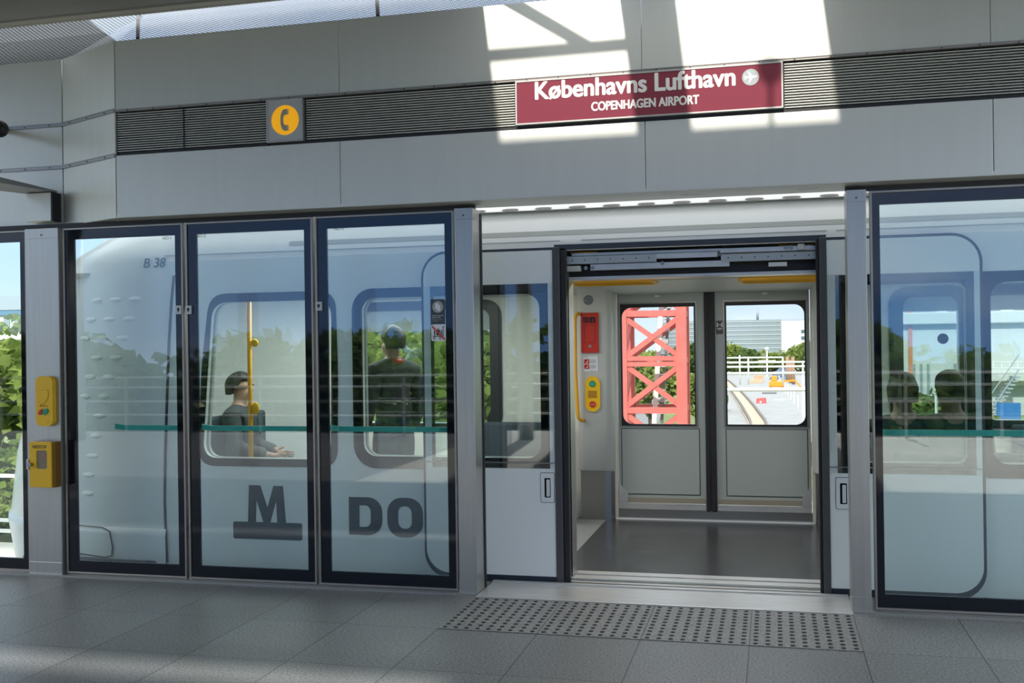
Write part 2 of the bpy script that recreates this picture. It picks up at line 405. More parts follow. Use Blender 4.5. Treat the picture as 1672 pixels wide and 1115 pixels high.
# tactile tiles in front of the doorway
def tactile():
    words = ['tactile paving tile with dark studs, leftmost of the four before the open doorway',
             'tactile paving tile with dark studs, second from the left before the open doorway',
             'tactile paving tile with dark studs, third from the left before the open doorway',
             'tactile paving tile with dark studs, rightmost of the four beside the right post']
    t0 = None
    for k in range(4):
        x0 = -1.949 + .6 * k; loc = (x0 + .3, -.523, .001)
        if t0 is None:
            t0 = thing('tactile_tile', words[0], 'paving tile', loc, 'tactile paving tiles before the doorway')
            MB().box(x0 + .002, x0 + .598, -.903, -.142, .001, .004).build('slab', TACT, t0)
            st = None
            for i in range(9):
                for j in range(11):
                    cx = x0 + .6 * (i + .5) / 9; cy = -.142 - .761 * (j + .5) / 11
                    if st is None:
                        m = MB()
                        top = [m.bm.verts.new((cx + .0115 * math.cos(a * math.pi / 5), cy + .0115 * math.sin(a * math.pi / 5), .0085)) for a in range(10)]
                        bot = [m.bm.verts.new((cx + .015 * math.cos(a * math.pi / 5), cy + .015 * math.sin(a * math.pi / 5), .0035)) for a in range(10)]
                        m.face(top)
                        for a in range(10): m.face([bot[a], bot[(a + 1) % 10], top[(a + 1) % 10], top[a]])
                        st = m.build('stud', BLACK, t0); sx, sy = cx, cy
                    else:
                        c = st.copy(); COL.objects.link(c); c.location = (cx - sx, cy - sy, 0)
        else: copy_tree(t0, loc, words[k])
tactile()
# metal sill of the open platform doorway, and the thin base channel under the glass
m = MB().box(-1.94, .455, -.135, .14, .001, .010).box(-1.94, .455, .145, .30, .001, .006).box(-1.94, .455, .30, .345, .001, .016)
struct(m.build('trim_2', SILL, bevel=.003), 'brushed metal sill across the open doorway')
struct(MB().box(-9, -1.95, -.085, -.035, .0005, .012).box(.45, 4, -.085, -.035, .0005, .012).build('trim_3', STEEL))

# ------------------------------------------------------------------ posts
def post(x0, x1, label, ztop=2.60):
    o = thing('steel_post', label, 'post', ((x0 + x1) / 2, .05, .002))
    MB().box(x0, x1, -.055, .15, .012, ztop).build('shaft', STEEL, o, bevel=.004)
    MB().box(x0 - .001, x1 + .001, -.058, .152, .002, .10).build('base_sleeve', STEEL, o, bevel=.003)
    MB().box(x0 - .001, x1 + .001, -.057, .152, ztop - .075, ztop).build('head_plate', STEEL, o, bevel=.002)
    MB().plate(circ((x0 + x1) / 2, ztop - .05, .006, 12), [], XZ(-.060), .004).build('bolt', BOLT, o)
    return o
POST_A = post(-5.445, -5.160, 'wide brushed steel post carrying the two yellow boxes', 2.595)
POST_B = post(-2.072, -1.945, 'brushed steel post at the left side of the open doorway')
MB().box(-1.948, -1.938, .12, .155, .012, 2.58).build('seal', RUBBER, POST_B)
POST_C = post(.452, .568, 'brushed steel post at the right side of the open doorway')

# ------------------------------------------------------------------ glazed screen panels
def glazed(x0, x1, label, bar=None, lock=(), frit=(.075, .06), top=.085):
    o = thing('glass_screen_panel', label, 'glass panel', ((x0 + x1) / 2, 0, .012))
    z0, z1 = .014, 2.592; e = .014
    MB().plate(rect(x0, x1, z0, z1), [rect(x0 + e, x1 - e, z0 + e, z1 - e)], XZ(-.024), .05).build('frame', TRIMM, o, bevel=.002)
    fl, fr = frit
    MB().plate(rect(x0 + e, x1 - e, z0 + e, z1 - e), [rect(x0 + e + fl, x1 - e - fr, z0 + .095, z1 - top)], XZ(-.012), .022).build('black_border', FRIT, o)
    MB().box(x0 + e + fl, x1 - e - fr, -.009, .003, z0 + .095, z1 - top).build('pane', PGLASS, o)
    for (lx, lz) in lock:
        l = MB().plate(rrect(lx - .024, lx + .024, lz - .031, lz + .031, .004), [], XZ(-.029), .017).build('lock_plate', SILV, o)
        MB().plate(circ(lx, lz + .005, .010, 14), [], XZ(-.031), .003).box(lx - .004, lx + .004, -.031, -.028, lz - .014, lz).build('keyhole', BLACK, l)
    if bar:
        m = MB().box(bar[0], bar[1], .055, .075, 1.080, 1.116)
        m.hexa([(bar[0] - .05, .02, 1.09), (bar[0] - .05, .04, 1.09), (bar[0] + .01, .075, 1.08), (bar[0] + .01, .055, 1.08),
                (bar[0] - .05, .02, 1.13), (bar[0] - .05, .04, 1.13), (bar[0] + .01, .075, 1.116), (bar[0] + .01, .055, 1.116)])
        m.build('push_bar', TEAL, o)
    return o
P0 = glazed(-6.95, -5.462, 'narrow slice of glass screen at the far left, left of the wide post', frit=(.05, .05))
P1 = glazed(-5.145, -4.142, 'first full glass screen panel, in front of the train nose marked B 38', (-4.70, -4.215), [(-4.180, 1.962)], frit=(.075, .055))
P2 = glazed(-4.122, -3.124, 'middle glass screen panel, in front of the M logo on the train', (-3.98, -3.18), [(-4.100, 1.960)], frit=(.07, .055))
P3 = glazed(-3.106, -2.088, 'glass screen panel with no-trolley sticker, left of the open doorway', (-2.98, -2.155), [(-3.081, 1.964)], frit=(.07, .055))
P4 = glazed(.590, 2.60, 'wide glass screen panel at the right edge, right of the open doorway', (.66, 2.5), frit=(.045, .06))
for p, t, x, z in ((P1, 'NO-1', -4.31, 2.478), (P2, 'NO-2', -4.035, 2.482), (P3, 'NO-3', -2.965, 2.492)):
    text(t, 'panel_number', x, z, .032, -.0115, TXTG, p, ext=.0004)

def stickers():
    o = thing('notice_sticker', 'dark notice sticker with pale disc and two sheets, above the trolley sign', 'sticker', (-2.211, -.012, 1.822))
    MB().plate(rect(-2.262, -2.161, 1.822, 1.993), [], XZ(-.0125), .0015).build('backing', STICKD, o)
    MB().plate(circ(-2.211, 1.940, .040), [], XZ(-.0140), .0012).build('disc', PALEGREY, o)
    MB().box(-2.229, -2.208, -.0155, -.0138, 1.926, 1.966).box(-2.214, -2.193, -.0158, -.0138, 1.912, 1.953).build('sheets', STICKW, o)
    text('Husk at rejse med', 'notice_text', -2.252, 1.878, .0125, -.0138, STICKW, o, width=.078, ext=.0003)
    text('og god rejse', 'notice_text', -2.252, 1.866, .0125, -.0138, STICKW, o, width=.06, ext=.0003)
    text('Please mind the gap', 'notice_text', -2.252, 1.852, .0105, -.0138, PALEGREY, o, width=.072, ext=.0003)
    text('or stand back', 'notice_text', -2.252, 1.841, .0105, -.0138, PALEGREY, o, width=.045, ext=.0003)
    o = thing('no_trolley_sticker', 'white sticker with a luggage trolley crossed out by a red bar', 'sticker', (-2.208, -.012, 1.708))
    MB().plate(rrect(-2.260, -2.156, 1.708, 1.819, .012), [], XZ(-.0125), .0015).build('backing', STICKW, o)
    m = MB(); y = XZ(-.0138)
    m.plate([(-2.250, 1.744), (-2.178, 1.744), (-2.178, 1.806), (-2.165, 1.806), (-2.165, 1.801), (-2.173, 1.801), (-2.173, 1.738), (-2.250, 1.738)], [], y, .001)
    m.plate(rect(-2.240, -2.232, 1.748, 1.780), [], y, .001).plate(rect(-2.224, -2.198, 1.748, 1.782), [], y, .001).plate(rect(-2.192, -2.184, 1.748, 1.780), [], y, .001)
    m.plate([(-2.217, 1.782), (-2.217, 1.792), (-2.205, 1.792), (-2.205, 1.782), (-2.208, 1.782), (-2.208, 1.789), (-2.214, 1.789), (-2.214, 1.782)], [], y, .001)
    for cx in (-2.238, -2.196): m.plate(circ(cx, 1.728, .009, 16), [list(reversed(circ(cx, 1.728, .0055, 16)))], y, .001)
    m.build('trolley_pictogram', INK, o)
    MB().plate([(-2.258, 1.806), (-2.250, 1.813), (-2.158, 1.722), (-2.166, 1.714)], [], XZ(-.0150), .001).build('red_bar', mat('prohibition_red', (.62, .06, .02), .4), o)
stickers()

# ------------------------------------------------------------------ yellow boxes on the wide post
def call_point():
    o = thing('call_point', 'rounded yellow call point on the wide post, above the emergency stop box', 'call point', (-5.27, -.055, 1.118))
    MB().plate(rrect(-5.337, -5.190, 1.118, 1.490, .045, 8), [], XZ(-.100), .0435).build('housing', YEL, o, bevel=.012)
    MB().plate([(-5.322, 1.30), (-5.322, 1.375), (-5.31, 1.390), (-5.235, 1.390), (-5.222, 1.378), (-5.225, 1.33), (-5.25, 1.295), (-5.30, 1.270), (-5.292, 1.300)], [], XZ(-.106), .010).build('embossed_lid', YEL, o, bevel=.004)
    MB().plate([(-5.313, 1.212), (-5.303, 1.236), (-5.275, 1.248), (-5.280, 1.220), (-5.287, 1.203), (-5.305, 1.203)], [], XZ(-.108), .012).build('button', RED, o, bevel=.002)['label'] = 'red half-leaf button'
    MB().plate([(-5.275, 1.203), (-5.264, 1.246), (-5.235, 1.250), (-5.222, 1.240), (-5.232, 1.215), (-5.250, 1.203)], [], XZ(-.108), .012).build('button', GREEN, o, bevel=.002)['label'] = 'green half-leaf button'
    MB().ell((-5.237, -.1005, 1.152), .014, .006, .005).build('grip', YEL, o)
    text('INFO', 'raised_lettering', -5.30, 1.262, .018, -.1005, YELD, o, width=.07, ext=.0008)
call_point()
def emergency_stop():
    o = thing('emergency_stop_box', 'yellow emergency stop box lettered NØDSTOP, low on the wide post', 'emergency box', (-5.265, -.055, .668))
    MB().box(-5.360, -5.155, -.125, -.0565, .668, 1.004).build('housing', YELD, o, bevel=.003)
    d = MB().plate(rect(-5.365, -5.178, .668, 1.006), [list(reversed(rrect(-5.305, -5.215, .805, .942, .016)))], XZ(-.140), .018).build('door', YEL, o, bevel=.003)
    MB().box(-5.305, -5.215, -.136, -.132, .805, .942).build('window', TGLASS, d)
    text('NØDSTOP', 'lettering', -5.335, .957, .034, -.1405, INK, o, width=.118, bold=.0004, ext=.0006)
    MB().tube([(-5.25, -.126, .896), (-5.25, -.131, .896)], [.019, .016], 16).build('stop_button', RED, o)
    MB().tube([(-5.345, -.140, .838), (-5.345, -.165, .838)], .012, 14).tube([(-5.345, -.165, .838), (-5.345, -.172, .838)], .016, 14).build('knob', STEELD, o)
    MB().box(-5.385, -5.365, -.150, -.120, .80, .875).build('hasp', STEEL, o, bevel=.002)
emergency_stop()

# ------------------------------------------------------------------ the metal fascia
YF = -.20
Z0, Z1, Z2, Z3 = 2.630, 3.073, 3.395, 3.895
def fascia_panel(x0, x1, z0, z1, label, m=ALU):
    return tag(MB().box(x0 + .002, x1 - .002, YF, YF + .03, z0, z1).build('cladding_panel', m, bevel=.002), label, 'cladding panel', 'brushed metal cladding panels of the fascia')
J = [-4.558, -2.831, -.778, 1.260, 3.40]
fascia_panel(J[0], J[1], Z2 + .004, Z3, 'upper metal cladding panel above the yellow telephone sign')
fascia_panel(J[1], J[2], Z2 + .004, Z3, 'upper metal cladding panel above the left half of the maroon sign')
fascia_panel(J[2], J[3], Z2 + .004, Z3, 'upper metal cladding panel above the right half of the maroon sign')
fascia_panel(J[3], J[4], Z2 + .004, Z3, 'upper metal cladding panel at the right edge, above the grille')
fascia_panel(J[0], J[1], Z0, Z1, 'lower metal cladding panel below the yellow telephone sign', ALU2)
fascia_panel(J[1], J[2] + .015, Z0, Z1, 'lower metal cladding panel below the left half of the maroon sign', ALU2)
fascia_panel(J[2] + .015, J[3] + .008, Z0, Z1, 'lower metal cladding panel below the right half of the maroon sign', ALU2)
fascia_panel(J[3] + .008, J[4], Z0, Z1, 'lower metal cladding panel at the right edge, below the grille', ALU2)
# folded return and the set-back left part
xa, ya, xb, yb = -4.562, YF, -5.224, .10
def return_panel(z0, z1, label):
    n = Vector((yb - ya, -(xb - xa), 0)).normalized() * .03
    if n.y < 0: n = -n
    P = [(xb + .003, yb, z0), (xa - .003, ya, z0), (xa - .003 + n.x, ya + n.y, z0), (xb + .003 + n.x, yb + n.y, z0)]
    return tag(MB().hexa(P + [(p[0], p[1], z1) for p in P]).build('cladding_panel', ALU2, bevel=.001), label, 'cladding panel', 'brushed metal cladding panels of the fascia')
return_panel(Z0, Z1 - .012, 'angled metal cladding panel, lowest of three at the fold of the fascia')
return_panel(Z1 + .012, Z2 - .012, 'angled metal cladding panel, middle of three at the fold left of the grille')
return_panel(Z2 + .012, Z3, 'angled metal cladding panel, top of three at the fold under the mesh')
for z0, z1, l in ((Z0, Z1 - .012, 'set-back metal cladding panel behind the bracket at the left edge'), (Z1 + .012, Z2 - .012, 'set-back metal cladding panel below the round camera at the left edge'), (Z2 + .012, Z3, 'set-back metal cladding panel above the round camera at the left edge')):
    tag(MB().box(-8.5, -5.228, .10, .13, z0, z1).build('cladding_panel', ALU2, bevel=.002), l, 'cladding panel', 'brushed metal cladding panels of the fascia')
# ledge rails with bolts between the bands
def rail(name, pts, z, h, label):
    o = thing(name, label, 'trim rail', (pts[0][0], pts[0][1], z))
    m = MB(); bolts = []
    for p, q in zip(pts, pts[1:]):
        P, Q = Vector((p[0], p[1], z)), Vector((q[0], q[1], z)); d = (Q - P).normalized(); n = Vector((d.y, -d.x, 0))
        if n.y > 0: n = -n
        v = [P + n * .012, Q + n * .012, Q - n * .02, P - n * .02]
        m.hexa([tuple(a) for a in v] + [(a.x, a.y, a.z + h) for a in v])
        v = [P + n * .016, Q + n * .016, Q + n * .010, P + n * .010]
        m.hexa([(a.x, a.y, a.z + h) for a in v] + [(a.x, a.y, a.z + h + .004) for a in v])
        L_ = (Q - P).length; k = max(1, int(L_ / .205))
        for i in range(k):
            c = P + d * (L_ * (i + .5) / k) + n * .012 + Vector((0, 0, h * .5)); bolts.append((c, n))
    m.build('strip', TRIMM if name == 'grille_rail' else STEELD, o)
    for c, n in bolts: MB().tube([tuple(c), tuple(c + n * .006)], .0045, 8).build('bolt', BOLT, o)
    return o
rail('grille_rail', [(-4.56, YF), (3.4, YF)], Z2 - .011, .012, 'thin bolted metal rail along the top of the louvre grilles')
rail('ledge_rail', [(-8.5, .10), (-5.224, .10), (-4.562, YF)], Z2 - .012, .022, 'upper bolted ledge rail around the fold at the left')
rail('ledge_rail', [(-8.5, .10), (-5.224, .10), (-4.562, YF)], Z1 - .012, .022, 'lower bolted ledge rail around the fold at the left')
# louvre grilles
def grille(x0, x1, label, edges=(True, True)):
    o = thing('louvre_grille', label, 'grille', ((x0 + x1) / 2, YF + .02, Z1 + .004), 'black louvre grilles of the fascia')
    zt = Z2 - .018; zb = Z1 + .022
    MB().box(x0, x1, YF + .045, YF + .055, Z1 + .002, Z2 - .002).build('backing', BLACK, o)
    m = MB(); n = 17; p = (zt - zb) / n
    for i in range(n):
        z = zb + p * (i + .5)
        m.hexa([(x0 + .006, YF + .004, z - .0030), (x1 - .006, YF + .004, z - .0030), (x1 - .006, YF + .040, z - .0045), (x0 + .006, YF + .040, z - .0045),
                (x0 + .006, YF + .004, z + .0026), (x1 - .006, YF + .004, z + .0026), (x1 - .006, YF + .040, z - .001), (x0 + .006, YF + .040, z - .001)])
    m.build('slats', ALU, o)
    MB().box(x0, x0 + .006, YF + .006, YF + .05, Z1 + .004, Z2 - .014).box(x1 - .006, x1, YF + .006, YF + .05, Z1 + .004, Z2 - .014).box(x0, x1, YF + .010, YF + .05, Z1 + .002, zb - .002).build('rim', BLACK, o)
grille(-4.553, -4.014, 'short louvre grille at the left end, beside the fold')
grille(-4.012, -3.362, 'louvre grille directly left of the telephone sign')
grille(-3.084, -1.600, 'long louvre grille between the telephone sign and the maroon sign')
grille(.086, 3.40, 'long louvre grille right of the maroon sign')
struct(MB().box(-1.60, .086, YF + .02, YF + .05, Z1 + .002, Z2 - .002).box(-3.362, -3.084, YF + .02, YF + .05, Z1 + .002, Z2 - .002).build('trim_4', BLACK))

def name_sign():
    x0, x1, z0, z1 = -1.590, .077, 3.104, 3.376
    o = thing('station_sign', 'maroon station name sign lettered Københavns Lufthavn', 'sign', ((x0 + x1) / 2, YF, z0))
    MB().plate(rect(x0, x1, z0, z1), [], XZ(YF - .020), .035).build('board', SIGN, o)
    e = .006
    MB().plate(rect(x0 - e, x1 + e, z0 - e, z1 + e), [list(reversed(rect(x0 + .003, x1 - .003, z0 + .003, z1 - .003)))], XZ(YF - .024), .04).build('frame', SILV, o)
    y = YF - .0212
    text('Københavns Lufthavn', 'lettering', -1.462, 3.257, .158, y, SIGNW, o, width=1.258, bold=.0050, ext=.0012)
    text('COPENHAGEN AIRPORT', 'lettering', -1.098, 3.158, .078, y, SIGNW, o, width=.674, bold=.0026, ext=.0012)
    c = MB().plate(circ(-.109, 3.298, .051, 36), [], XZ(y - .001), .0015).build('emblem', PALEGREY, o)
    def pl(pts):
        a = R(4); return [(-.109 + u * math.cos(a) - v * math.sin(a), 3.298 + u * math.sin(a) + v * math.cos(a)) for u, v in pts]
    MB().plate(pl([(.042, .0), (.036, .006), (.012, .007), (-.008, .036), (-.016, .036), (-.006, .007), (-.026, .006), (-.034, .015), (-.040, .015), (-.034, 0),
                   (-.040, -.015), (-.034, -.015), (-.026, -.006), (-.006, -.007), (-.016, -.036), (-.008, -.036), (.012, -.007), (.036, -.006)]), [], XZ(y - .0025), .0015).build('aeroplane', SIGNW, c)
name_sign()
def phone_sign():
    x0, x1, z0, z1 = -3.360, -3.088, 3.088, 3.382
    o = thing('telephone_sign', 'square metal sign with amber disc and telephone handset', 'sign', ((x0 + x1) / 2, YF, z0))
    MB().plate(rect(x0 + .008, x1 - .008, z0 + .008, z1 - .008), [], XZ(YF - .022), .035).build('board', SILV, o)
    MB().plate(rect(x0, x1, z0, z1), [list(reversed(rect(x0 + .010, x1 - .010, z0 + .010, z1 - .010)))], XZ(YF - .030), .045).build('frame', STEEL, o, bevel=.002)
    cx, cz = (x0 + x1) / 2 + .002, (z0 + z1) / 2 + .002
    MB().plate(circ(cx, cz, .102, 44), [], XZ(YF - .0245), .003).build('disc', PHONEY, o)
    pts = [(.020, .074), (.020, .036), (-.004, .034), (-.012, .016), (-.013, 0), (-.012, -.016), (-.004, -.034), (.020, -.036), (.020, -.074),
           (-.006, -.074), (-.022, -.060), (-.031, -.036), (-.034, 0), (-.031, .036), (-.022, .060), (-.006, .074)]
    pts = [(cx + u, cz + v) for u, v in reversed(pts)]
    m = MB().plate(pts, [], XZ(YF - .0265), .002)
    for s_ in (1, -1): m.box(cx + .024, cx + .028, YF - .0265, YF - .0245, cz + s_ * .055 - .019, cz + s_ * .055 + .019)
    m.build('handset', PHONEG, o)
phone_sign()

# soffit under the fascia and the beam above the doorway
m = MB().hexa([(-4.56, YF + .001, Z0 - .004), (3.4, YF + .001, Z0 - .004), (3.4, .18, Z0 - .004), (-4.56, .18, Z0 - .004), (-4.56, YF + .001, Z0 + .02), (3.4, YF + .001, Z0 + .02), (3.4, .18, Z0 + .02), (-4.56, .18, Z0 + .02)])
m.hexa([(-5.224, .10, Z0 - .004), (-4.562, YF + .002, Z0 - .004), (-4.562, .18, Z0 - .004), (-5.224, .18, Z0 - .004), (-5.224, .10, Z0 + .02), (-4.562, YF + .002, Z0 + .02), (-4.562, .18, Z0 + .02), (-5.224, .18, Z0 + .02)])
struct(m.build('trim_5', ALU))
struct(MB().box(-8.5, 3.4, .165, .19, Z0 - .003, Z0 + .05).build('trim_6', ALU))
struct(MB().box(-8.5, -1.945, -.015, .03, 2.596, Z0).box(.45, 3.4, -.015, .03, 2.596, Z0).build('trim_7', BLACK))
struct(MB().box(-8.5, 3.4, .19, .21, Z0, Z3 - .1).build('wall_back', ALU2))
tag(MB().plate(rrect(-.56, -.42, -.012, .012, .010), [], lambda u, v, w: (u, .03 + v, Z0 - .004 - w), .004).build('sensor_strip', STICKW), 'small white sensor strip under the fascia above the open doorway', 'sensor')
tag(MB().plate(rrect(.17, .29, -.012, .012, .010), [], lambda u, v, w: (u, .03 + v, Z0 - .004 - w), .004).build('sensor_strip', STICKW), 'small white sensor strip under the fascia beside the right post', 'sensor')

# camera and bracket at the left edge
def left_fittings():
    o = thing('surveillance_camera', 'black round camera at the left edge below the mesh', 'camera', (-5.53, .08, 3.30))
    MB().tube([(-5.80, .10, 3.40), (-5.47, -.28, 3.306)], .02, 12).build('stem', BLACK, o)
    MB().ell((-5.452, -.30, 3.302), .062, .062, .062, 24, 16).build('housing', BLACK, o)
    MB().ell((-5.432, -.345, 3.300), .030, .030, .030).build('lens', FRIT, o)
    o = thing('wall_bracket', 'folded metal wall bracket at the left edge above the glass', 'bracket', (-5.36, .06, 2.655))
    MB().box(-5.475, -5.258, -.002, .098, 2.655, 2.872).build('box_body', ALU2, o, bevel=.004)
    MB().hexa([(-5.50, .06, 2.875), (-5.245, .06, 2.875), (-5.36, -.62, 2.885), (-5.80, -.62, 2.885), (-5.50, .06, 2.890), (-5.245, .06, 2.890), (-5.36, -.62, 2.935), (-5.80, -.62, 2.935)]).build('arm', STEELD, o, bevel=.003)
    MB().box(-5.258, -5.246, .0, .098, 2.655, 2.872).build('side_plate', BLACK, o)
    MB().ell((-5.56, -.3, 2.95), .05, .05, .035).build('cap', BLACK, o)
left_fittings()

# perforated mesh between fascia top and roof, roof slab with openings added for sun patches and fill light
def mesh_screen():
    o = thing('mesh_screen', 'perforated metal mesh leaning from the fascia top up to the roof edge', 'mesh screen', (-3, .3, Z3))
    a = [(-8.5, .14, Z3 + .004), (-5.224, .14, Z3 + .004), (-4.562, -.163, Z3 + .004), (3.4, -.163, Z3 + .004)]
    b = [(-8.5, .45, 4.35), (-5.28, .45, 4.35), (-4.62, .45, 4.35), (3.4, .45, 4.35)]
    MB().grid([a, b], False).build('sheet', PERF, o)
    for xb_, xt in ((-4.405, -4.793), (-2.565, -2.806), (-.6, -.62), (1.4, 1.43)):
        MB().beam((xb_, -.145, Z3 + .02), (xt, .455, 4.335), .025).build('bar', GREYRUB, o)
mesh_screen()
def roof():
    zr, th = 4.20, .06
    slots = [rect(-1.85, -.95, -1.80, -.40), rect(-.61, .27, -1.80, -.40), rrect(-7.0, -2.1, -7.47, -7.17, .05), rect(3.4, 12.5, -9.5, -.8), rect(-22, -8.2, -9.5, -.8)]  # unseen openings, added to throw the sun patches and let in fill light
    MBr = MB().plate(rect(-26, 14, -10.7, .10), [list(reversed(s)) for s in slots], lambda u, v, w: (u, v, zr + w), th)
    struct(MBr.build('ceiling', CONC), 'grey underside of the station roof at the top left')
    struct(MB().box(-26, 14, .10, .13, zr - .015, zr + .07).box(-26, 14, .02, .10, zr - .012, zr).build('trim_8', ROOFEDGE))
    m = MB().box(-1.86, -.94, -1.14, -1.08, zr + .062, zr + .10).beam((-1.86, -.50, zr + .08), (-1.2, -1.10, zr + .08), .07, .03)  # unseen bars added over the opening to streak the sun patch
    struct(m.build('shadow_bars', STEELD))
    o = thing('shadow_lamp', 'small unseen lamp on a thin stem, added on the roof to cast a shadow on the maroon sign', 'lamp', (-.15, -2.0, zr + th))  # unseen, added here only to cast the shadow on the sign
    MB().tube([(-.15, -2.0, zr + th), (-.15, -2.0, 4.68)], .016, 10).build('stem', STEELD, o)
    MB().tube([(-.15, -2.0, 4.64), (-.15, -2.0, 4.70), (-.15, -2.0, 4.77)], [.02, .070, .078], 16).build('shade', STEELD, o)
roof()
tag(MB().plate([(-16, 2.0), (-7.62, 3.6), (-7.9, 4.75), (-16, 9.5)], [], lambda u, v, w: (u, v, 5.5 + w), .02).build('canopy_slab', mat('canopy_slate', (.08, .10, .12), 1., spec=0.)), 'grey canopy slab behind the mesh at the top left corner', 'canopy')
# far side of the island platform, seen in the reflections only
def back_side():
    c0 = None
    for x in (-21.0, -12.6, -4.2, 4.6, 13.0):
        if c0 is None:
            c0 = tag(MB().tube([(x, -10.2, .004), (x, -10.2, 4.2)], .14, 20).build('roof_column', STEEL), 'round steel roof column behind the viewer, seen in reflections', 'column', 'roof columns on the open side of the platform')
        else:
            c = c0.copy(); COL.objects.link(c); c.location.x = x
    struct(MB().box(-5.05, 14, -12, -5.25, .0005, .004).build('bounce_paving', mat('sunlit_paving_tone', (.74, .72, .68), .6, var=.05, vscale=2)), 'pale paving added behind the viewer to brighten the sunlit floor in reflections')  # pale tone added where the sun falls, brightens glass reflections and bounce
    tag(MB().box(-3.4, .9, -10.0, -8.7, .004, 2.75).build('kiosk', mat('kiosk_dark', (.035, .037, .04), .6)), 'dark platform kiosk behind the viewer, seen only as a reflection', 'kiosk')
    o = thing('platform_railing', 'metal railing along the open back edge of the platform, seen in reflections', 'railing', (-6, -11.8, 0))
    for z in (.35, .62, .90, 1.10): MB().tube([(-26, -11.8, z), (14, -11.8, z)], .024, 8).build('rail', STEEL, o)
    m = MB()
    for i in range(28): m.box(-26 + i * 1.48, -25.95 + i * 1.48, -11.83, -11.78, .004, 1.1)
    m.build('posts', STEEL, o)
back_side()

# ------------------------------------------------------------------ the train
CY = 1.78                                            # centre line of the carriage
PROF = [(.49, -.90), (.46, -.30), (.455, 0), (.455, .35), (.455, .80), (.455, 1.3), (.455, 1.8), (.457, 2.2), (.46, 2.36), (.473, 2.42), (.487, 2.452), (.500, 2.486), (.60, 2.62), (.78, 2.75), (1.10, 2.86), (1.45, 2.91), (CY, 2.92)]
def lerp_tab(t, z):
    for (a, va), (b, vb) in zip(t, t[1:]):
        if z <= b: return va + (vb - va) * max(0, (z - a)) / (b - a)
    return t[-1][1]
TIP = [(-.9, -6.45), (0, -6.67), (.3, -6.72), (.8, -6.64), (1.3, -6.47), (1.8, -6.28), (2.2, -6.12), (2.45, -5.95), (2.62, -5.62), (2.75, -5.25), (2.86, -4.90), (2.92, -4.62)]
def ywall(z): return lerp_tab([(b, a) for a, b in PROF], z)
XN = -4.60
def nose_pt(z, th, out=0.):
    b = CY - ywall(z); a = XN - lerp_tab(TIP, z); e = 2 / 2.5
    c, s = math.cos(th), math.sin(th)
    return (XN - (a + out) * abs(s) ** e, CY - (b + out) * math.copysign(abs(c) ** e, c), z)
def nose_at(x, z, out=.0):
    """point of the near half of the nose at a given x"""
    lo, hi = 0, math.pi / 2
    for _ in range(40):
        m = (lo + hi) / 2
        if nose_pt(z, m)[0] > x: lo = m
        else: hi = m
    return nose_pt(z, lo, out)

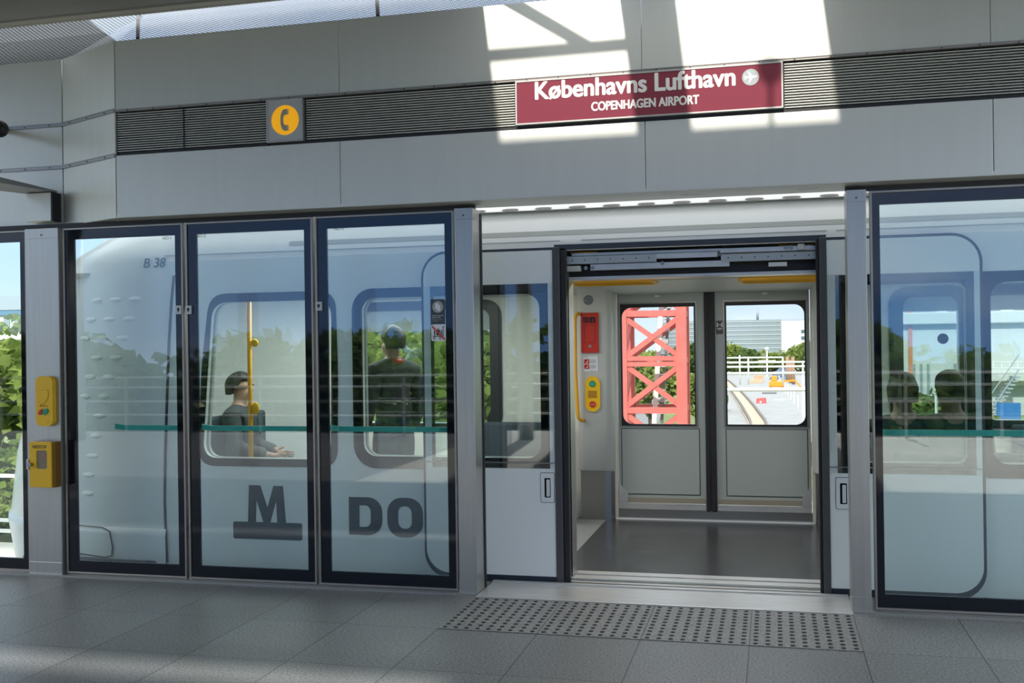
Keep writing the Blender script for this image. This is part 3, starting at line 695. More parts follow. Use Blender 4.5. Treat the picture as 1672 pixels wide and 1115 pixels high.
TR = thing('metro_train', 'white metro train standing behind the glass screen with its doors open', 'train', (-.58, CY, -1.05))
DX0, DX1 = -1.42, .305                               # clear doorway
def train_shell():
    y0 = .455
    w1 = rquad([(-4.285, .835), (-3.215, .835), (-3.195, 2.03), (-4.185, 2.03)], .13)
    w2 = rrect(-2.955, -1.605, .865, 2.035, .10)
    w3 = rrect(.47, 1.215, .865, 2.035, .06); w4 = rrect(1.36, 3.2, .865, 2.035, .10)
    outer = [(-4.6, -.9), (5.5, -.9), (5.5, 2.36), (-4.6, 2.36)]
    door = rect(DX0 - .03, DX1 + .03, -.02, 2.335)
    rv = lambda l: list(reversed(l))
    MB().plate(outer, [rv(w1), rv(w2), rv(w3), rv(w4), rv(door)], XZ(y0), .04).build('body_side', WHITE, TR)
    # roof from the side wall over the top to the far wall
    xs = [-4.6, -3, -1.4, 0, 1.5, 3, 5.5]
    top = PROF[8:]
    full = top + [(2 * CY - a, b) for a, b in reversed(top[:-1])]
    MB().grid([[(x, p[0], p[1]) for p in full] for x in xs]).build('roof', WHITE2, TR)
    m = MB().grid([[(x, .4855 - .003, 2.449), (x, .498 - .003, 2.483)] for x in (-3.55, 5.5)], False)
    m.build('roof_stripe', GREYL, TR)
    m = MB()
    for x0, x1 in ((-4.6, -1.45), (-1.30, .36), (.42, 5.5)): m.box(x0, x1, .4665, .475, 2.4055, 2.4095)
    m.build('roof_seam', GREYL, TR)
    MB().box(-4.6, 5.5, .57, .66, 2.642, 2.6445).build('roof_seam', GREYL, TR)
    sl = None
    d = Vector((0, .18, .13)).normalized(); n = Vector((0, -.13, .18)).normalized(); c0 = Vector((0, .66, 2.6636))
    for k in range(24):
        x = -4.35 + .25 * k - .01
        if sl is None:
            m = MB(); ring = []
            for i in range(24):
                a = 2 * math.pi * i / 24; ring.append(m.bm.verts.new(c0 + Vector((x + .063 * math.copysign(abs(math.cos(a)) ** .7, math.cos(a)), 0, 0)) + d * .017 * math.sin(a) + n * .004))
            m.face(ring); sl = m.build('roof_vent_slot', GREYRUB, TR)
        else:
            c = sl.copy(); COL.objects.link(c); c.location.x += .25 * k
    # nose cap
    zs = [-.9, -.3, 0, .30, .33, .8, 1.3, 1.8, 2.2, 2.36, 2.42, 2.452, 2.486, 2.56, 2.62, 2.69, 2.75, 2.81, 2.86, 2.91]
    rows = [[nose_pt(z, math.pi * i / 40) for i in range(41)] for z in zs]
    MB().grid(rows).build('nose', WHITE, TR)
    rows = [[nose_pt(z, math.pi * i / 40, o) for i in range(41)] for z, o in ((-.55, .01), (-.5, .03), (.22, .03), (.275, .02), (.28, -.03))]
    MB().use(WHITE).grid(rows).build('bumper', WHITE, TR)
    # seams and hatch on the nose side
    seam = [(-4.512, 2.25, ), (-4.535, 2.05), (-4.56, 1.75), (-4.585, 1.3), (-4.605, .9), (-4.617, .5), (-4.610, .2), (-4.603, .02)]
    pts = [nose_at(x, z, .002) if x < XN else (x, ywall(z) - .002, z) for x, z in seam]
    m = MB().tube(pts, .011, 8)
    m.tube([(-4.603, .452, .02)] + [nose_at(x, .02, .034) for x in (-4.8, -5.0, -5.2, -5.45)], .012, 8)
    m.build('nose_seam', NAVY, TR)
    m = MB(); hp = [(-5.40, .28), (-5.16, .275), (-5.09, .245), (-5.065, .12), (-5.075, .055), (-5.14, .04), (-5.40, .055)]
    m.tube([nose_at(x, z, .0335) for x, z in hp], .0055, 6); m.build('hatch_outline', NAVY, TR)
    # scoops pressed into the nose side
    rowsd = [(2.075, (-5.244, -5.049, -4.862)), (1.922, (-5.308, -5.112, -4.919)), (1.772, (-5.37, -5.181, -4.987)), (1.616, (-5.245, -5.05)), (1.465, (-5.31, -5.119)),
             (1.309, (-5.36, -5.166)), (1.153, (-5.213,)), (.996, (-5.249,)), (.834, (-5.285,)), (.682, (-5.327,)), (.535, (-5.335,))]
    dp = None
    for z, xs_ in rowsd:
        for x in xs_:
            p = nose_at(x, z, 0); q = nose_at(x + .02, z, 0); ang = math.atan2(q[1] - p[1], q[0] - p[0])
            o = MB().ell((0, 0, 0), .060, .010, .020, 20, 10).build('nose_scoop', WHITE, TR, local=True) if dp is None else dp.copy()
            if dp is None: dp = o
            else: COL.objects.link(o)
            o.location = Vector(p) - Vector(OFF[TR.name]); o.rotation_euler = (R(-16), 0, ang)
    text('B 38', 'fleet_number', -4.775, 2.318, .105, .452, mat('fleet_grey', (.12, .16, .20), .4), TR, width=.195, shear=.22, bold=.001, ext=.001)
    # logo and lettering
    y = .4535
    m = MB().plate(rrect(-4.030, -3.458, .222, .352, .016), [], XZ(y - .002), .003)
    lg = m.build('logo_bar', LOGO, TR)
    M_ = [(-3.905, .350), (-3.893, .632), (-3.800, .632), (-3.741, .462), (-3.690, .630), (-3.612, .630), (-3.590, .350), (-3.662, .350), (-3.668, .520), (-3.720, .350), (-3.776, .350), (-3.833, .525), (-3.840, .350)]
    MB().plate(list(reversed(M_)), [], XZ(y - .002), .003).build('logo_letter', LOGO, TR)
    MB().plate(rrect(-3.078, -2.815, .280, .560, (.0, .11, .11, .0), 8), [list(reversed(rrect(-2.995, -2.905, .340, .500, (.0, .045, .045, .0), 5)))], XZ(y - .002), .003).build('letter', LOGO, TR)
    MB().plate(rrect(-2.775, -2.500, .272, .562, .11, 8), [list(reversed(rrect(-2.690, -2.585, .335, .500, .048, 5)))], XZ(y - .002), .003).build('letter', LOGO, TR)
    # dark window surrounds and panes
    def window(outer, hole, gl=TGLASS):
        s = MB().plate(outer, [list(reversed(hole))], XZ(y0 - .006), .012).build('window_surround', FRIT, TR)
        xs = [p[0] for p in hole]; zs_ = [p[1] for p in hole]
        MB().plate(hole, [], XZ(y0 - .002), .006).build('window_pane', gl, s)
    window(rquad([(-4.318, .775), (-3.165, .775), (-3.150, 1.5), (-3.165, 2.098), (-4.205, 2.098), (-4.285, 1.5)], .14), w1)
    window(rrect(-3.032, -1.46, .775, 2.105, (.18, .0, .0, .16), 8), w2)
    window(rrect(.345, 1.24, .775, 2.105, .0), w3); window(rrect(1.245, 3.3, .775, 2.105, .0), w4)
    # inner lining of the near side
    MB().plate(rect(-4.6, 5.5, .0, 2.30), [rv(w1), rv(w2), rv(w3), rv(w4), rv(rect(DX0 - .02, DX1 + .02, .01, 2.295))], XZ(.53), .03).build('inner_lining', INTER, TR)
    # jambs and head of the doorway
    MB().box(DX0 - .03, DX0, .46, .78, .0, 2.33).build('door_jamb', STEEL, TR); MB().box(DX1, DX1 + .03, .46, .78, .0, 2.33).build('door_jamb', STEEL, TR)
    MB().box(DX0 - .03, DX0, .555, .60, .0, 2.15).build('door_seal', BLACK, TR); MB().box(DX1 - .004, DX1 + .02, .50, .60, .0, 2.15).build('door_seal', BLACK, TR)
    MB().box(DX0, DX1, .60, .80, 2.135, 2.155).build('head_trim', SILL, TR)
    # floor, sill
    MB().box(-1.556, .44, .80, 3.10, -.05, .0).build('vestibule_floor', FLOORD, TR)
    MB().box(-6.0, -1.556, .56, 3.14, -.05, -.001).box(.44, 5.5, .56, 3.14, -.05, -.001).build('aisle_floor', FLOORL, TR)
    m = MB().box(DX0, DX1, .70, .80, -.05, .004).box(DX0, DX1, .575, .690, -.05, -.002).box(DX0, DX1, .455, .565, -.05, -.006)
    m.build('door_sill', SILL, TR, bevel=.003)
    MB().box(-1.60, .47, .400, .455, -.06, -.004).build('sill_edge', RUBBER, TR)
    m = MB()
    m.plate([(-.30, -.028), (-.285, -.028), (-.2925, -.012)], [], XZ(.398), .003); m.build('sill_mark', YEL, TR)
    # ceiling and far wall
    MB().box(-5.6, 5.5, .56, 3.10, 2.27, 2.30).build('interior_ceiling', INTER, TR)
    MB().hexa([(-5.4, 2.75, 2.30), (5.4, 2.75, 2.30), (5.4, 3.14, 2.30), (-5.4, 3.14, 2.30), (-5.4, 2.82, 2.24), (5.4, 2.82, 2.24), (5.4, 3.14, 2.14), (-5.4, 3.14, 2.14)]).build('ceiling_cove', INTER, TR)
    f1 = rrect(-5.55, -4.62, .90, 2.03, .10); f2 = rrect(-4.04, -2.70, .90, 2.03, .10); r1 = rrect(1.135, 1.60, .95, 2.05, .09); r2 = rrect(1.815, 3.1, .95, 2.05, .09)
    dh = rect(-1.455, .335, -.02, 2.15)
    MB().plate(rect(-5.9, 5.5, -.9, 2.36), [rv(f1), rv(f2), rv(r1), rv(r2), rv(dh)], XZ(3.14), .03).build('far_lining', CREAM, TR)
    MB().plate(rect(-5.9, 5.5, -.9, 2.36), [rv(f1), rv(f2), rv(r1), rv(r2), rv(dh)], XZ(3.20), .06).build('far_side', WHITE, TR)
    for h in (f1, f2, r1, r2):
        xs_ = [p[0] for p in h]; zs_ = [p[1] for p in h]; X0, X1, A0, A1 = min(xs_), max(xs_), min(zs_), max(zs_)
        s = MB().plate(rrect(X0 - .12, X1 + .12, A0 - .07, A1 + .09, .16), [rv(h)], XZ(3.125), .012).build('far_window_surround', BLACK, TR)
        MB().plate(rrect(X0 - .01, X1 + .01, A0 - .01, A1 + .01, .1), [], XZ(3.215), .006).build('window_pane', FGLASS, s)
        if X0 > -4.5: MB().box(X0, X1, 3.165, 3.185, A1 - (.21 if X0 < 0 else .13), A1).build('hopper_band', mat('hopper_grey', (.36, .42, .44), .4) if 'hopper_grey' not in MATS else MATS['hopper_grey'], s)
    m = MB().box(-5.75, -5.70, .9, 2.9, 0, 2.27); m.build('cab_partition', CREAM, TR)
    m = MB().box(5.45, 5.5, .5, 3.1, 0, 2.3); m.build('end_partition', CREAM, TR)
train_shell()

def door_leaf(x0, x1, side):
    """open outside-sliding leaf; side -1 = left leaf, its rounded corners on the left"""
    y = .375; r = .17
    rr = (r, 0, 0, r) if side < 0 else (0, r, r, 0)
    rq = lambda g: tuple((q + g if q else 0) for q in rr)
    z0, z1 = .045, 2.335; g = .020
    band = (.800, 2.105)
    o = MB().plate(rrect(x0, x1, z0, z1, rr, 8), [list(reversed(rect(x0 + .05, x1 - .035, band[0] + .002, band[1] - .002)))], XZ(y), .030).build('door_leaf', WHITE, TR)
    MB().plate(rrect(x0 - g, x1 + g, z0 - .045, z1 + g, rq(g), 8), [list(reversed(rect(x0 + .05, x1 - .035, band[0] + .002, band[1] - .002)))], XZ(y + .012), .022).build('gasket', NAVY, o)
    # glass band over the full leaf width
    MB().box(x0 + .001, x1 - .001, y - .003, y + .002, band[0], band[1]).build('glass', LGLASS, o)
    fx = (x0 + .001, x0 + .075, x1 - .045, x1 - .001) if side < 0 else (x0 + .001, x0 + .045, x1 - .085, x1 - .001)
    MB().box(fx[0], fx[1], y + .003, y + .006, band[0], band[1]).box(fx[2], fx[3], y + .003, y + .006, band[0], band[1]).box(x0, x1, y + .003, y + .006, band[1] - .055, band[1]).box(x0, x1, y + .003, y + .006, band[0], band[0] + .035).build('glass_border', BLACK, o)
    MB().box(x0, x1, y - .006, y - .003, .838, .846).build('glass_strip', STEELD, o)
    # recessed pull handle
    cx = x1 - .055 if side < 0 else x0 + .085
    hx0, hx1 = cx - .047, cx + .047
    MB().plate(rrect(hx0 - .004, hx1 + .004, .564, .776, .014), [], XZ(y - .001), .002).build('handle_joint', GREYRUB, o)
    h = MB().plate(rrect(hx0, hx1, .568, .772, .012), [list(reversed(rrect(cx - .022, cx + .022, .600, .737, .006)))], XZ(y - .006), .007).build('handle', WHITE2, o)
    MB().box(cx - .022, cx + .022, y - .001, y + .004, .600, .737).build('handle_recess', BLACK, h)
    MB().box(cx - .008, cx + .016, y - .005, y - .001, .608, .726).build('handle_grip', STICKW, h)
    # rubber closing edge
    e0, e1 = (x1, x1 + .052) if side < 0 else (x0 - .048, x0)
    MB().box(e0, e1, y - .008, y + .05, .0, 2.355).build('closing_edge', GREYRUB, o, bevel=.006)
    f0, f1 = (x1 + .052, x1 + .095) if side < 0 else (x0 - .068, x0 - .048)
    MB().box(f0, f1, y + .010, y + .06, .0, 2.35).build('edge_seal', RUBBER, o, bevel=.006)
    return o
door_leaf(-2.445, -1.492, -1)['label'] = 'left door leaf slid open'
door_leaf(.352, 1.285, 1)['label'] = 'right door leaf slid open'
MB().box(-1.48, .35, .385, .41, 2.335, 2.372).build('door_header', NAVY, TR)

def mechanism():
    MB().box(DX0 + .001, DX1 - .001, .63, .66, 2.157, 2.334).build('mechanism_housing', BLACK, TR)
    o = MB().box(-1.38, .27, .52, .56, 2.300, 2.318).build('door_mechanism', SILL, TR)
    MB().box(-1.415, -.775, .47, .51, 2.238, 2.290).build('rail_cover', mat('mech_blue_grey', (.42, .46, .48), .4, .3), o)
    MB().box(-.335, .300, .47, .51, 2.222, 2.272).build('rail_cover', MATS['mech_blue_grey'], o)
    MB().box(-1.24, -.28, .485, .53, 2.192, 2.232).build('carrier_bar', SILL, o)
    MB().box(-.775, -.36, .478, .52, 2.258, 2.292).build('carrier_bar', SILL, o)
    MB().box(-.34, .30, .49, .53, 2.284, 2.312).build('carrier_bar', SILL, o)
    MB().box(-1.415, -1.31, .465, .53, 2.188, 2.226).build('end_block', mat('mech_white', (.6, .6, .57), .4), o, bevel=.006)
    MB().box(.17, .215, .46, .50, 2.285, 2.325).build('end_block', MATS['mech_white'], o, bevel=.003)
    b0 = None
    for x, z in ((-1.272, 2.209), (-1.225, 2.209), (.095, 2.304), (.13, 2.304), (-.735, 2.226)):
        if b0 is None: b0 = MB().tube([(x, .478, z), (x, .492, z)], .014, 14).build('roller_bolt', STEELD, o); X0, Z0_ = x, z
        else:
            c = b0.copy(); COL.objects.link(c); c.location = (x - X0, 0, z - Z0_)
    m = MB()
    for i in range(7): m.box(-1.37 + i * .09, -1.362 + i * .09, .468, .471, 2.262, 2.270)
    for i in range(7): m.box(-.29 + i * .088, -.282 + i * .088, .468, .471, 2.244, 2.252)
    m.build('rivets', BLACK, o)
    MB().box(-.02, .10, .44, .50, 2.180, 2.205).build('limit_switch', STICKW, o)
    MB().tube([(-1.40, .56, 2.322), (-1.3, .55, 2.327), (-1.2, .56, 2.321)], .006, 6).tube([(.05, .55, 2.327), (.2, .56, 2.321), (.3, .55, 2.326)], .006, 6).build('cable', ORG, o)
mechanism()

def far_doors():
    y = 3.20; rv = lambda l: list(reversed(l))
    for x0, x1, wx0, wx1, rr, lab in ((-1.450, -.625, -1.405, -.722, (.09, 0, 0, .09), 'far left door leaf, closed'), (-.525, .330, -.42, .285, (0, .09, .09, 0), 'far right door leaf, closed')):
        hole = rrect(wx0, wx1, .895, 2.010, rr)
        o = MB().plate(rect(x0, x1, .085, 2.15), [rv(rect(wx0 - .015, wx1 + .015, .875, 2.045))], XZ(y), .035).build('far_door_leaf', DOORG, TR); o['label'] = lab
        MB().plate(rect(wx0 - .020, wx1 + .020, .872, 2.050), [rv(hole)], XZ(y + .006), .02).build('window_surround', BLACK, o)
        MB().plate(hole, [], XZ(y + .012), .005).build('window_pane', FGLASS, o)
        MB().plate(rect(wx0 - .030, wx1 + .030, .868, 2.060), [rv(rect(wx0 - .018, wx1 + .018, .880, 2.046))], XZ(y - .006), .008).build('window_frame', STEELD, o)
        p = MB().plate(rect(wx0 - .012, wx1 + .035 if x0 < -1 else wx1 + .01, .232, .850), [], XZ(y - .004), .004).build('kick_panel', DOORG, o)
        a, b = wx0 - .012, (wx1 + .035 if x0 < -1 else wx1 + .01)
        MB().plate(rect(a - .006, b + .006, .226, .856), [rv(rect(a, b, .232, .850))], XZ(y - .005), .004).build('panel_joint', BLACK, o)
        MB().box(x0, x1, y - .012, y + .03, .150, .195).build('rail', SANDST, o); MB().box(x0, x1, y - .022, y + .03, .085, .148).build('bottom_rail', SILL, o, bevel=.004)
        MB().box((wx0 + wx1) / 2 - .022, (wx0 + wx1) / 2 + .022, y - .003, y, 2.106, 2.126).build('number_tag', STICKW, o)
        c = x0 if x0 < -1 else x1; s = 1 if x0 < -1 else -1
        pts = [(c, .142), (c + s * .085, .142), (c + s * .085, .235), (c, .335)]
        MB().plate(pts, [], XZ(y - .026), .03).build('corner_guard', SILL, o)
    for k, (a, b) in enumerate(((-.625, -.584), (-.576, -.525))):
        MB().box(a, b, y - .030, y + .03, .07, 2.165).build('far_closing_edge', RUBBER, TR, bevel=.006)
    MB().box(-.584, -.576, y - .01, y + .03, .07, 2.165).build('far_closing_gap', GREYRUB, TR)
    MB().box(-1.47, .345, 3.09, 3.115, -.01, .012).build('far_sill', STICKW, TR)
    MB().box(-1.47, .345, 3.115, 3.24, -.04, .002).build('far_sill_gap', GREYRUB, TR)
    MB().box(-1.46, .34, 3.17, 3.24, .012, .084).build('far_sill_riser', STEELD, TR)
    MB().box(-1.47, .35, 3.10, 3.24, 2.15, 2.30).build('far_door_head', DOORG, TR)
    n = MB().box(-.515, -.448, 3.195, 3.199, 1.745, 1.870).build('door_notice', STICKD, TR)
    m = MB(); yy = XZ(3.1935)
    m.plate([(-.508, 1.812), (-.508, 1.856), (-.500, 1.856), (-.500, 1.842), (-.495, 1.842), (-.495, 1.812)], [], yy, .001)
    m.plate([(-.455, 1.812), (-.455, 1.856), (-.463, 1.856), (-.463, 1.842), (-.468, 1.842), (-.468, 1.812)], [], yy, .001)
    m.plate([(-.492, 1.832), (-.486, 1.838), (-.486, 1.834), (-.477, 1.834), (-.477, 1.838), (-.471, 1.832), (-.477, 1.826), (-.477, 1.830), (-.486, 1.830), (-.486, 1.826)], [], yy, .001)
    m.box(-.508, -.456, 3.1935, 3.1945, 1.794, 1.800).box(-.498, -.466, 3.1935, 3.1945, 1.784, 1.789)
    m.build('notice_pictogram', STICKW, n)
SANDST = mat('worn_rail', (.36, .33, .26), .5, .3)
far_doors()

def vestibule():
    y = 3.02
    # padded pillar with red box and intercom, left of the far door
    m = MB(); pr = [(-1.820, 3.14), (-1.815, 3.06), (-1.795, 3.03), (-1.760, y), (-1.545, y), (-1.500, 3.035), (-1.478, 3.08), (-1.470, 3.16)]
    rows = []
    for x, yy in pr: rows.append([(x, yy + .03, .455), (x, yy, .47), (x, yy, 1.9), (x, yy - .0, 2.15), (x, yy - .10, 2.25), (x, yy - .16, 2.28)])
    m.grid(rows).build('vestibule_pillar', INTER, TR)
    m = MB(); pr = [(-1.800, 3.14), (-1.795, y + .02), (-1.56, y + .02), (-1.505, 3.06), (-1.482, 3.10), (-1.475, 3.18)]
    m.grid([[(a, b, .0), (a, b, .46)] for a, b in pr], False).build('steel_kick_panel', KICK, TR)
    # right-hand pillar (only its rounded edge shows)
    m = MB(); pr = [(.345, 3.16), (.352, 3.08), (.375, 3.035), (.42, y), (.66, y), (.70, 3.06), (.71, 3.14)]
    m.grid([[(a, b, .47), (a, b, 1.9), (a, b, 2.1), (a, b - .1, 2.25), (a, b - .16, 2.28)] for a, b in pr]).build('vestibule_pillar', INTER, TR)
    m.__init__(); m.grid([[(a + .012, b + .015, .0), (a + .012, b + .015, .47)] for a, b in pr]).build('steel_kick_panel', KICK, TR)
    yf = y - .002
    # ear emblem
    e = MB().plate(circ(-1.695, 2.085, .046, 30), [], XZ(yf - .003), .003).build('hearing_loop_sign', TXTG, TR)
    m = MB(); c = []
    for i in range(15):
        a = R(150 - i * 18); c.append((-1.683 + .020 * math.cos(a), yf - .004, 2.094 + .020 * math.sin(a)))
    c += [(-1.694, yf - .004, 2.066), (-1.700, yf - .004, 2.058)]
    m.tube(c, .0035, 6); m.plate([(-1.728, 2.074), (-1.708, 2.082), (-1.708, 2.088), (-1.728, 2.098)], [], XZ(yf - .005), .002); m.build('ear_pictogram', PALEGREY, e)
    # red box
    b = MB().plate(rrect(-1.765, -1.598, 1.585, 1.965, .006), [], XZ(yf - .022), .022).build('red_cabinet', RED, TR, bevel=.004)
    MB().plate(rect(-1.742, -1.625, 1.868, 1.922), [], XZ(yf - .0235), .002).build('recess', BLACK, b)
    MB().box(-1.735, -1.715, yf - .026, yf - .023, 1.872, 1.912).box(-1.700, -1.675, yf - .028, yf - .023, 1.872, 1.918).box(-1.660, -1.640, yf - .026, yf - .023, 1.872, 1.905).build('levers', REDD, b)
    MB().plate(rect(-1.735, -1.628, 1.680, 1.850), [list(reversed(rect(-1.731, -1.632, 1.684, 1.846)))], XZ(yf - .024), .003).build('flap_joint', REDD, b)
    MB().tube([(-1.680, yf - .022, 1.648), (-1.680, yf - .028, 1.648)], .014, 14).build('lock', STEEL, b)
    # small notices
    n = MB().plate(rect(-1.748, -1.610, 1.405, 1.553), [], XZ(yf - .003), .003).build('notice', STICKW, TR)
    MB().box(-1.742, -1.692, yf - .0045, yf - .003, 1.482, 1.524).box(-1.742, -1.692, yf - .0045, yf - .003, 1.432, 1.474).build('red_square', RED, n)
    m = MB()
    for z in (1.545, 1.516, 1.507, 1.498, 1.489, 1.466, 1.457, 1.448, 1.439, 1.414): m.box(-1.742 if z > 1.53 else -1.684, -1.70 if z > 1.53 else -1.628, yf - .0045, yf - .003, z - .0015, z + .0015)
    m.build('print_lines', TXTG, n)
    m = MB()
    for z in (1.503, 1.453): m.plate([(-1.728, z - .012), (-1.715, z - .002), (-1.705, z + .012), (-1.700, z + .010), (-1.710, z - .012)], [], XZ(yf - .0055), .001)
    m.build('hand_pictogram', STICKW, n)
    # yellow intercom
    i_ = MB().plate(rrect(-1.735, -1.592, 1.025, 1.362, .0714, 10), [], XZ(yf - .018), .018).build('intercom', YEL, TR, bevel=.005)
    MB().tube([(-1.664, yf - .018, 1.290), (-1.664, yf - .024, 1.290)], .031, 20).build('button', GREEN, i_)['label'] = 'green intercom button'
    MB().tube([(-1.664, yf - .018, 1.096), (-1.664, yf - .024, 1.096)], .031, 20).build('button', RED, i_)['label'] = 'red alarm button'
    MB().box(-1.706, -1.622, yf - .020, yf - .017, 1.158, 1.226).build('speaker_grille', mat('intercom_brown', (.42, .20, .01), .5), i_)
    text('INFO', 'lettering', -1.664, 1.285, .012, yf - .0245, STICKW, i_, align='CENTER', ext=.0003); text('ALARM', 'lettering', -1.664, 1.091, .012, yf - .0245, STICKW, i_, align='CENTER', ext=.0003)
    # yellow grab rail
    MB().tube([(-1.775, yf + .01, 1.955), (-1.785, yf - .04, 1.960), (-1.800, yf - .065, 1.945), (-1.815, yf - .07, 1.90), (-1.815, yf - .07, 1.40), (-1.800, yf - .07, 1.02), (-1.790, yf - .065, .965), (-1.770, yf - .04, .945), (-1.750, yf + .01, .940)], .017, 12).build('grab_rail', ORG, TR)
    # ceiling rails
    def loop(x0, x1, y0, y1, z):
        pts = [(x, yy, z) for x, yy in rrect(x0, x1, y0, y1, .09, 5)]; pts.append(pts[0]); pts.append(pts[1])
        o = MB().tube(pts, .017, 10, cap=False).build('ceiling_rail', ORG, TR)
        for xx in (x0 + .2, x1 - .2): MB().tube([(xx, y1, z), (xx, y1, 2.272)], .012, 8).build('rail_bracket', ORG, o)
    loop(-1.72, -.985, 2.05, 2.55, 2.205); loop(-.26, .62, 2.05, 2.55, 2.190)
    MB().box(-1.30, .18, 1.05, 1.18, 2.255, 2.272).build('light_strip', GLOW, TR)
    # aisle fittings: poles, seats
    for x, yy in ((-4.43, 1.5),): 
        p = MB().tube([(x, yy, 0), (x, yy, 2.27)], .020, 12).build('pole', ORG, TR)
        MB().ell((x + .05, yy, 1.72), .035, .02, .035).ell((x + .05, yy, 1.15), .035, .02, .055).build('pole_knob', YEL, p)
    def seat(x0, x1, y0, y1, back):
        o = MB().box(x0, x1, y0, y1, .36, .46).build('seat_bench', SEAT, TR, bevel=.03)
        if back == '+y': MB().box(x0, x1, y1 - .08, y1, .46, .92).build('seat_back', SEAT, o, bevel=.03)
        elif back == '-y': MB().box(x0, x1, y0, y0 + .08, .46, .92).build('seat_back', SEAT, o, bevel=.03)
        elif back == '-x': MB().box(x0, x0 + .08, y0, y1, .46, 1.05).build('seat_back', SEAT, o, bevel=.03)
        else: MB().box(x1 - .08, x1, y0, y1, .46, 1.05).build('seat_back', SEAT, o, bevel=.03)
        MB().box(x0 + .05, x1 - .05, y0 + .06, y1 - .06, .0, .36).build('seat_base', STEELD, o)
    seat(-2.9, -1.95, 2.62, 3.10, '+y'); seat(-5.05, -4.55, 1.75, 2.85, '-x'); seat(.78, 1.95, .60, 1.08, '-y'); seat(2.0, 3.0, 2.62, 3.1, '+y')
    MB().tube([(-1.86, 2.66, .32), (-1.86, 2.60, .36), (-1.855, 2.58, .45), (-1.86, 2.62, .52)], .02, 10).build('seat_arm', STICKW, TR)
    st = MB().plate(circ(1.060, 1.676, .034, 26), [], XZ(.3705), .0015).build('window_sticker', STICKD, TR)
    st = MB().plate(rect(-1.712, -1.655, .925, .990), [], XZ(3.134), .003).build('wall_sticker', PALEGREY, TR)
    MB().plate([(-1.70, .935), (-1.67, .935), (-1.67, .95), (-1.69, .955), (-1.685, .98), (-1.70, .98)], [], XZ(3.132), .002).build('seat_pictogram', TXTG, st)
vestibule()

# ------------------------------------------------------------------ passengers
def skin_mesh(joints, edges, radii, sub=2):
    names = list(joints); me = bpy.data.meshes.new('tmp'); me.from_pydata([joints[n] for n in names], [(names.index(a), names.index(b)) for a, b in edges], [])
    o = bpy.data.objects.new('tmp', me); COL.objects.link(o)
    o.modifiers.new('s', 'SKIN'); sb = o.modifiers.new('d', 'SUBSURF'); sb.levels = sub; sb.render_levels = sub
    for i, n in enumerate(names):
        v = me.skin_vertices[0].data[i]; r = radii[n]; v.radius = r if isinstance(r, tuple) else (r, r); v.use_root = (i == 0); v.use_loose = False
    bpy.context.view_layer.update()
    out = bpy.data.meshes.new_from_object(o.evaluated_get(bpy.context.evaluated_depsgraph_get()))
    bpy.data.objects.remove(o); bpy.data.meshes.remove(me)
    for p in out.polygons: p.use_smooth = True
    return out
def add_mesh(name, me, m, parent):
    o = bpy.data.objects.new(name, me); COL.objects.link(o); me.materials.clear(); me.materials.append(m)
    if parent is not None: o.parent = parent; OFF[o.name] = (0, 0, 0)
    return o
